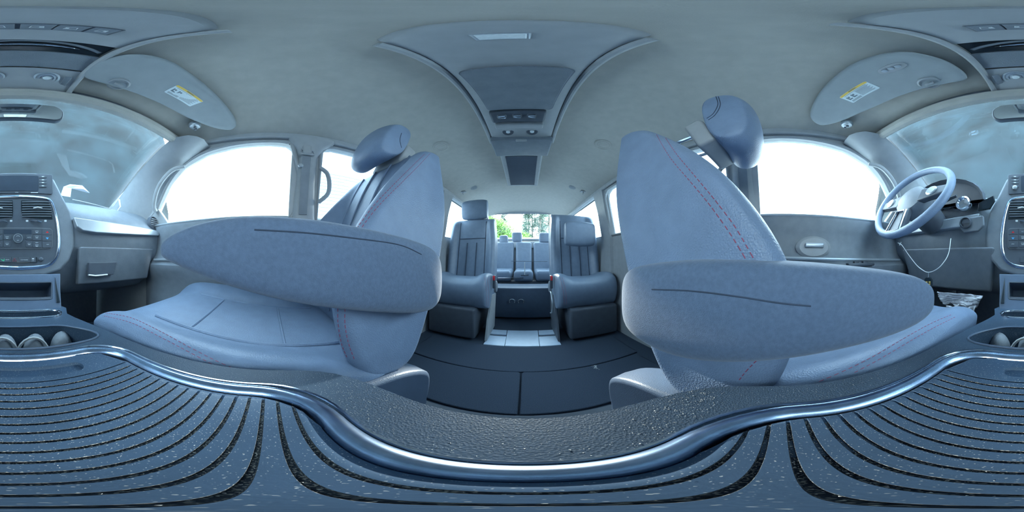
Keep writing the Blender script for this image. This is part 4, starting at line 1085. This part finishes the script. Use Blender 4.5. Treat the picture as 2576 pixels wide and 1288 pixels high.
quadlabel(vd[0], ((2176, 204), (2111, 245), (2147, 259), (2215, 221)), -1, vd[1])
tr = bvh(vd[1]); hp = [tr.ray_cast(CAMP, ray(u, v))[0] for u, v in ((2212, 177), (2280, 163), (2272, 176), (2222, 185))]
pc_ = [tr.ray_cast(CAMP, ray(u, v))[0] for u, v in ((2207, 178), (2215, 171), (2235, 162), (2262, 157), (2279, 160), (2281, 166), (2266, 174), (2240, 183), (2215, 185))]
gp = mk('garage_opener_panel', G().slab(cr(pc_, 3, True), (0, 0, -1), -.004, .003), PLASG, vd[0], bevel=.001)
for u, v in ((2225, 178), (2241, 171.5), (2258, 166)):
    h = tr.ray_cast(CAMP, ray(u, v))[0]
    mk('opener_button', G().lathe(h, (0, 0, -1), [(.0065, .002), (.006, .0055), (.001, .006)], 16), SILVER, gp)

# rear-view mirror
rm = thing('rearview_mirror', 'rounded rear view mirror hanging at the top of the windscreen', 'mirror')
mc = Vector((.008, -.385, 1.105)); mr = Vector((1, 0, 0)); mn = Vector((.0, .93, -.36)).normalized(); mu_ = mr.cross(mn); mu_ = mu_ if mu_.z > 0 else -mu_
def mpt(a, b, o=0): return mc+mr*a+mu_*b+mn*o
sh = [(a, b-.010*(a/.11)**2) for a, b in rrect(-.118, -.030, .118, .034, .026, 6)]
mk('housing', G().slab([mpt(a, b) for a, b in sh], mn, -.028, .0), PLASD, rm, bevel=.006)
mk('mirror_glass', G().slab([mpt(a*.955, b*.9) for a, b in sh], mn, -.001, .0015), MIRR, rm, smooth=0)
mk('mounting_arm', G().tube([mpt(0, .01, -.02), mpt(0, .03, -.05), Vector((.008, -.46, 1.165))], [.012, .009, .014], 12), PLASD, rm)
# small registration sticker on the windscreen, driver side
stc = [P(u, v, y=-1.0) for u, v in ((2258, 352), (2328, 338), (2352, 376), (2285, 390))]

# ================================================================== OUTSIDE
o = mk('ground', G().slab([(-40, -30, -.45), (40, -30, -.45), (40, 60, -.45), (-40, 60, -.45)], (0, 0, 1), -.1, 0), BOUNCE, smooth=0); struct(o)
# added dark backdrop ahead of the car, tall enough to shade the dash
rnd = random.Random(4); g = G(); nx, nz = 60, 22
for j in range(nz+1):
    for i in range(nx+1):
        x = -3.5+7*i/nx; z = -.45+9.5*j/nz; y = -3.2+.10*sin(x*2.3)+.06*sin(z*3.1+x)-.02*z
        g.v.append(Vector((x, y, z)))
for j in range(nz):
    for i in range(nx): a = j*(nx+1)+i; g.f.append((a, a+1, a+nx+2, a+nx+1))
o = mk('backdrop', g, DARKW, smooth=180); d = o.modifiers.new('s', 'SOLIDIFY'); d.thickness = .8; d.offset = -1
tag(o, 'added dark teal backdrop ahead of the windscreen, tall to block sky light', 'backdrop')
# neighbour house wall with lap siding on the passenger side
hs = thing('house', 'white house with horizontal lap siding beyond the passenger side rear windows', 'house')
g = G()
for k in range(30):
    z = -.45+.16*k; g.slab([(-6.0, 1.5, z), (-6.0, 11, z), (-6.03, 11, z+.16), (-6.03, 1.5, z+.16)], (1, 0, 0), -.02, .0)
mk('siding', g, SIDING, hs, smooth=0)
mk('house_body', G().box((-9.1, 6.25, 1.95), (6.1, 9.5, 4.8)), SIDING, hs, smooth=0)
# trees behind the tailgate
def tree(x, y, h, kind, lab, seed, sc=1):
    rnd = random.Random(seed); t = thing('tree', lab, 'tree', group='trees beyond the tailgate window')
    tr_ = G(); bend = rnd.uniform(-.3, .3)
    tr_.tube([(x+bend*sin(i/6*2)*.5, y, -.45+h*i/7) for i in range(8)], [.13*sc*(1-i/9) for i in range(8)], 8)
    tips = []
    nb = 26
    for k in range(nb):
        z = h*(.18 if kind == 'leafy' else .30)+h*.75*k/nb; a = rnd.uniform(0, 2*pi)
        L = (1.6 if kind == 'leafy' else 1.0)*sc*(1.1-.8*k/nb)*rnd.uniform(.7, 1.2)
        p0 = Vector((x, y, z-.45)); p1 = p0+Vector((cos(a)*L, sin(a)*L, L*rnd.uniform(.1, .6)))
        tr_.tube([p0, p0.lerp(p1, .5)+Vector((0, 0, -.05)), p1], [.03*sc, .02*sc, .006], 5)
        for q in range(6): tips.append(p0.lerp(p1, .35+.65*q/5))
    mk('trunk', tr_, BARK, t)
    g = G(); per = 60 if kind == 'leafy' else 34
    for p in tips:
        for q in range(per):
            c = p+Vector((rnd.gauss(0, .22), rnd.gauss(0, .22), rnd.gauss(0, .18)))*sc
            s = rnd.uniform(.05, .11)*(1.0 if kind == 'leafy' else .85)*sc
            u = Vector((rnd.uniform(-1, 1), rnd.uniform(-1, 1), rnd.uniform(-1, 1))).normalized(); w = u.orthogonal().normalized()
            g.add([c-u*s, c+w*s*.5, c+u*s, c-w*s*.5], [(0, 1, 2, 3)])
    mk('foliage', g, LEAFG if kind == 'leafy' else LEAFD, t, smooth=0)
LT = ['bright green bushy tree just above the raised passenger side rear seat back', 'low bright green bush in the lower corner of the tailgate window', 'tall leafy green tree behind the bushes, nearest the white house', 'small leafy tree beside the middle of the tailgate window']
PT = ['slim pine standing just past the middle rear headrest', 'pine with dense top in the middle of the tailgate window', 'nearest pine on the driver side of the tailgate window', 'pine seen at the driver side edge of the window', 'pine beside the driver side rear pillar', 'distant pine rising behind the leafy tree', 'pine between the white house and the leafy trees', 'outermost pine hidden partly by the driver side seat', 'most distant thin pine at the centre of the window']
for i, (x, y, h, kd, sc) in enumerate(((-1.9, 13, 4.0, 'leafy', 1), (-1.0, 15, 3.2, 'leafy', .9), (-3.3, 16, 5.4, 'leafy', 1.1), (-.3, 18, 3.6, 'leafy', .9))):
    tree(x, y, h, kd, LT[i], 20+i, sc)
for i, (x, y) in enumerate(((.5, 20), (1.1, 22), (1.7, 19), (2.4, 23), (2.9, 20), (-3.0, 24), (-5.0, 20), (4.4, 22), (.1, 26))):
    tree(x, y, 8.0+(i*37 % 5)*.6, 'pine', PT[i], 50+i, 1.0)

# loose crumbs and grit on the console
rnd = random.Random(11); g = G()
def crumb(x, y, z, s):
    a = [Vector((rnd.uniform(-1, 1), rnd.uniform(-1, 1), rnd.uniform(-.6, .6)))*s for _ in range(4)]
    g.add([Vector((x, y, z))+q for q in a], [(0, 1, 2), (0, 2, 3), (0, 3, 1), (1, 3, 2)])
for k in range(2600):
    gy = rnd.choice(grooves)+rnd.gauss(0, .0006); x = rnd.uniform(-.103, .103)
    if rnd.random() < .35+.65*abs(x)/.1: crumb(x, gy, ZC+.0002, rnd.uniform(.0002, .0007))
for k in range(420):
    crumb(rnd.uniform(-.1, .1), rnd.uniform(-.19, .02), ZC+.0028, rnd.uniform(.00015, .0004))
for k in range(380):
    x = rnd.gauss(.11, .03); y = rnd.gauss(.055, .014)
    if .045 < y < .085 and x < .145: crumb(x, y, ZC+.0005, rnd.uniform(.0003, .0008))
for k in range(700):
    x = rnd.uniform(-.14, .14); y = rnd.uniform(.05, .088)
    crumb(x, y, ZC+.0003, rnd.uniform(.0002, .0005))
o = mk('crumbs', g, DUST, smooth=0); tag(o, 'pale dust and crumbs scattered over the console lid and its grooves', 'crumbs'); o['kind'] = 'stuff'
# tuft of pale lint on the storage lid
g = G(); c0 = P(1500, 925, z=.016)
for k in range(14):
    a = rnd.uniform(0, 2*pi); L = rnd.uniform(.01, .035)
    g.tube([c0+Vector((0, 0, .002)), c0+Vector((cos(a)*L*.6, sin(a)*L*.6, .006)), c0+Vector((cos(a+.5)*L, sin(a+.5)*L, .002))], .0005, 4)
o = mk('lint_tuft', g, CORD, smooth=0); tag(o, 'small tuft of white lint on the driver side carpet lid', 'lint')
